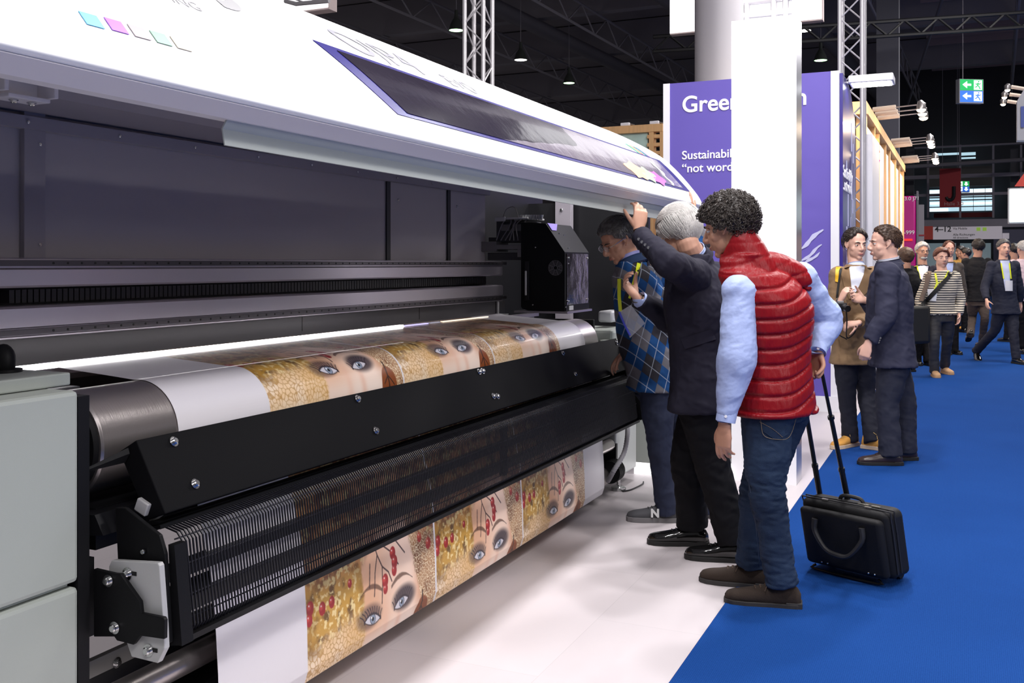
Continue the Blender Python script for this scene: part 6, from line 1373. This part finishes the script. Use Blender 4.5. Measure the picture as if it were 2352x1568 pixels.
MB().obox(bgc, cam_dir(.15, .02), cam_dir(0, .07), UP*.24).build('bag_body', blks, bt, bevel=.04); MB().tube([bgc+UP*.23, W(2118, 700, 12.6)], .012, 6).build('bag_strap', blks, bt)
p, bv = walker('grey-haired bearded man with dark glasses and white shirt behind the striped cardigan', 14.3, (2122, 715), (2118, 655), (2119, 615), (2119, 577), 180, 180, {'L': ((2140, 680), (2140, 715, -.1), (0, 0, -1)), 'R': ((2092, 680), (2094, 715, -.1), (0, 0, -1))},
    {'R': ((2108, 780), (2106, 825)), 'L': ((2130, 785), (2131, 828, -.1))}, {'R': (170, lea, 0, 0), 'L': (185, lea, 0, 0)}, skC, hair_gr, 'short', navy, blackt, glass=True, hairthick=.012)
ribbon(bv, [(2106, 604, 2134, 604), (2110, 625, 2130, 625), (2114, 640, 2122, 645)], 'shirt_front', wh_shirt, p.root, .004, .004); ribbon(bv, [(2103, 604, 2106, 604), (2112, 640, 2115, 640)], 'lanyard', lan, p.root, .01, .003)
beard = MB(); p.h.e(beard, (0, .045, -.088), (.045, .042, .025)); beard.build('beard', hair_gr, p.root)
p, bv = walker('balding man with glasses and brown jacket walking behind the striped cardigan', 16.0, (2184, 705), (2182, 645), (2180, 608), (2180, 572), 182, 172, {'L': ((2212, 670), (2208, 705), (0, 0, -1)), 'R': ((2158, 670), (2160, 700), (0, 0, -1))},
    {'R': ((2172, 760), (2172, 808)), 'L': ((2192, 760), (2192, 808))}, {'R': (175, lea, 0, 0), 'L': (185, lea, 0, 0)}, skB, hair_rd, 'short', mat('brown_grey_wool', (.06, .05, .045), .9), blackt, glass=True, front=.07, hairbase=.012)
ribbon(bv, [(2170, 604, 2190, 604), (2174, 620, 2188, 625), (2180, 640, 2184, 645)], 'shirt_front', bl_shirt, p.root, .004, .004)
p, bv = walker('dark-haired man in a black sweater and brown trousers walking away down the aisle', 17.3, (2246, 690), (2244, 630), (2244, 596), (2246, 568), 350, 0, {'L': ((2210, 645), (2214, 680, -.1), (0, 0, -1)), 'R': ((2278, 645), (2272, 680, .1), (0, 0, -1))},
    {'L': ((2233, 730, .1), (2229, 768, -.30)), 'R': ((2262, 730, -.1), (2256, 782, .15))}, {'L': (350, lea, -35, .22), 'R': (0, lea, 0, .0)}, skC, hair_dk, 'short', mat('black_knit', (.008, .008, .01), .95), mat('brown_trousers', (.075, .055, .045), .9), hem=.0, bw=1.1, shw=.18, topn='sweater', hk=1.15)
p, bv = walker('grey-haired man in a navy suit with yellow lanyard striding towards us at the right', 14.6, (2310, 705), (2303, 650), (2304, 603), (2306, 570), 182, 178, {'L': ((2342, 665, .05), (2344, 693, .1), (0, 0, -1)), 'R': ((2262, 660, -.05), (2266, 688, -.2), (0, 0, -1))},
    {'R': ((2284, 760, .1), (2243, 805, .5)), 'L': ((2328, 765, -.1), (2334, 820, -.15))}, {'R': (165, lea, -20, .03), 'L': (190, lea, 0, 0)}, skB, hair_sp, 'short', mat('navy_suit', (.012, .015, .032), .85), mat('navy_suit_trouser', (.012, .014, .028), .85), bw=1.05, shw=.175)
ribbon(bv, [(2297, 598, 2319, 598), (2303, 630, 2321, 630), (2309, 668, 2318, 668)], 'shirt_front', stripes('striped_shirt', (.5, .55, .75), (.2, .25, .5), 1), p.root, .004, .004); ribbon(bv, [(2298, 604, 2301, 604), (2304, 640, 2307, 640)], 'lanyard', lan, p.root, .01, .003); ribbon(bv, [(2317, 604, 2320, 604), (2321, 640, 2324, 640)], 'lanyard', lan, p.root, .01, .003)
ribbon(bv, [(2309, 644, 2326, 644), (2309, 668, 2326, 668)], 'badge', badge, p.root, .014, .003, 3, 2)
p, bv = walker('person in a pale pink shirt and dark trousers cut off by the right edge', 16.0, (2352, 690), (2352, 635), (2350, 600), (2350, 572), 0, 20, {'L': ((2334, 640), (2336, 668), (0, 0, -1)), 'R': ((2372, 640), (2370, 670), (0, 0, -1))},
    {'L': ((2346, 750), (2347, 795)), 'R': ((2362, 750), (2362, 800))}, {'L': (0, lea, 0, 0), 'R': (0, lea, 0, 0)}, skB, hair_gr, 'short', mat('pink_shirt', (.62, .48, .52), .8), blackt, hem=.0, topn='shirt')
p, bv = walker('dark-haired person half hidden behind the navy suit at the right', 18.5, (2334, 685), (2332, 632), (2330, 602), (2328, 575), 10, 10, {'L': ((2314, 645), (2316, 672), (0, 0, -1)), 'R': ((2350, 645), (2348, 672), (0, 0, -1))},
    {'L': ((2316, 735), (2313, 776)), 'R': ((2336, 735), (2338, 776))}, {'L': (20, lea, 0, 0), 'R': (0, lea, 0, 0)}, skC, hair_dk, 'messy', mat('grey_coat', (.1, .1, .12), .9), blackt)
p, bv = walker('dark-haired man in an ochre top and jeans far down the aisle, left of two', 22, (2208, 665), (2207, 625), (2207, 600), (2205, 578), 200, 100, {'L': ((2222, 640), (2220, 660), (0, 0, -1)), 'R': ((2194, 640), (2196, 660), (0, 0, -1))},
    {'L': ((2213, 708), (2213, 745)), 'R': ((2203, 708), (2203, 745))}, {'L': (120, MATS['wheat_nubuck'], 0, 0), 'R': (110, MATS['wheat_nubuck'], 0, 0)}, skC, hair_dk, 'messy', mat('ochre_top', (.45, .25, .06), .9), denim)
p, bv = walker('dark-haired man in a dark jacket far down the aisle, right of two', 21, (2220, 670), (2219, 628), (2218, 606), (2216, 583), 20, 60, {'L': ((2204, 640), (2206, 662), (0, 0, -1)), 'R': ((2234, 640), (2232, 662), (0, 0, -1))},
    {'L': ((2215, 712), (2215, 752)), 'R': ((2225, 712), (2225, 752))}, {'L': (0, lea, 0, 0), 'R': (0, lea, 0, 0)}, skC, hair_dk, 'messy', navy, blackt)
p, bv = walker('brown-haired woman mostly hidden behind the blue-grey suit', 13.4, (2086, 705), (2084, 650), (2080, 622), (2079, 592), 30, 20, {'L': ((2066, 670), (2066, 700), (0, 0, -1)), 'R': ((2108, 670), (2104, 705), (0, 0, -1))},
    {'L': ((2076, 780), (2078, 835)), 'R': ((2092, 780), (2092, 835))}, {'L': (20, lea, 0, 0), 'R': (20, lea, 0, 0)}, skC, hair_br, 'messy', blackt, blackt, fem=True, hairthick=.02, hairbase=-.04)
# ---------------------------------------------------------------- trolley bag
Wd = cam_dir(.68, -.73).normalized(); Td = cam_dir(.73, .68).normalized(); Ud = (UP-Td*.27).normalized(); Nd = Wd.cross(Ud).normalized()
O = onZ(1852, 1290, .035); bagt = thing('trolley_bag', O+Wd*.22, 'black fabric trolley bag with extended handle standing on the blue carpet', 'bag')
fab = mat('black_nylon', (.009, .009, .010), .65, bump=(500, .4, .002), spec=.3); fab2 = mat('black_webbing', (.02, .02, .022), .6); zipm = mat('zip_pull', (.6, .58, .5), .3, metal=.8)
def BP(w_, u, t): return O+Wd*w_+Ud*u+Td*t
WB, HB, TB = .43, .33, .19
def slab(w0, w1, u0, u1, t0, t1, nm, m, bev=.03, par=bagt):
    c = BP((w0+w1)/2, (u0+u1)/2, (t0+t1)/2); o = MB().obox(c, Wd*(w1-w0)/2, Ud*(u1-u0)/2, Td*(t1-t0)/2).build(nm, m, par, sharp=35); b = o.modifiers.new('bevel', 'BEVEL'); b.width = bev; b.segments = 4; return o
slab(0, WB, 0, HB, .02, TB, 'bag_body', fab, .035); fp = slab(.015, WB-.015, .01, HB-.035, -.025, .03, 'front_pocket', fab, .022)
slab(.03, WB-.03, .02, HB-.06, TB-.01, TB+.03, 'rear_pocket', fab, .02)
for t in (.05, .085): MB().tube([BP(.004, .03, t), BP(.004, HB-.03, t), BP(.035, HB+.002, t), BP(WB-.035, HB+.002, t), BP(WB+.002, HB-.035, t), BP(WB+.002, .03, t)], .0035, 6, 3).build('zip_line', fab2, bagt)
for w_, t, dx in ((.12, .05, .03), (.33, .05, .03), (.29, .085, .05), (.35, .085, .04)): MB().obox(BP(w_, HB+.006, t), Wd*dx*.5, Ud*.003, Td*.005).build('zip_pull', zipm, bagt, smooth=False)
hp_ = MB().tube([BP(.10, .25, -.03), BP(.10, .19, -.045), BP(.15, .12, -.065), BP(.21, .10, -.072), BP(.27, .11, -.068), BP(.33, .19, -.045), BP(.33, .25, -.03)], [.014, .012, .010, .012, .010, .012, .014], 8, 4).build('carry_handle', fab2, bagt)
MB().tube([BP(.16, HB, .11), BP(.18, HB+.025, .11), BP(.26, HB+.025, .11), BP(.28, HB, .11)], .009, 8, 4).build('top_handle', fab2, bagt)
polm = mat('pole_black', (.012, .012, .013), .25, metal=.3)
PB = [W(1884, 1142, 4.78), W(1948, 1152, 4.66)]; PT = [W(1832, 830, 4.60), W(1884, 836, 4.50)]
for a, b_ in zip(PB, PT):
    d_ = b_-a; MB().tube([a-d_*.05, a+d_*.24], .0135, 12).build('handle_pole', polm, bagt); MB().tube([a+d_*.24, a+d_*.62], .0105, 12).build('handle_pole', polm, bagt); MB().tube([a+d_*.62, b_], .0082, 12).build('handle_pole', polm, bagt)
    for f in (.24, .62): MB().tube([a+d_*(f-.01), a+d_*(f+.012)], .0155, 12).build('pole_collar', polm, bagt)
MB().tube([PT[0]-UP*.01, PT[0]+UP*.02, PT[1]+UP*.02, PT[1]-UP*.01], [.012, .017, .017, .013], 12, 4).build('grip', fab2, bagt)
for w_ in (.06, WB-.06):
    c = BP(w_, .0, TB-.01); c.z = .035; MB().cyl(c-Wd*.012, c+Wd*.012, .030, 18).build('wheel', blks, bagt); MB().obox(c+UP*.02, Wd*.02, Td*.03, UP*.03).build('wheel_housing', fab2, bagt, bevel=.006)
MB().tube([BP(.05, .0, .0), BP(.05, -.02, -.01), BP(.36, -.02, -.01), BP(.36, .0, .0)], .006, 8, 3).build('bottom_rail', polm, bagt)
for w_, u in ((.10, .03), (.13, .03), (.33, .03), (.36, .03)): MB().ell(BP(w_, u, -.026), .005, n=8, m=6).build('rivet', steel, bagt)
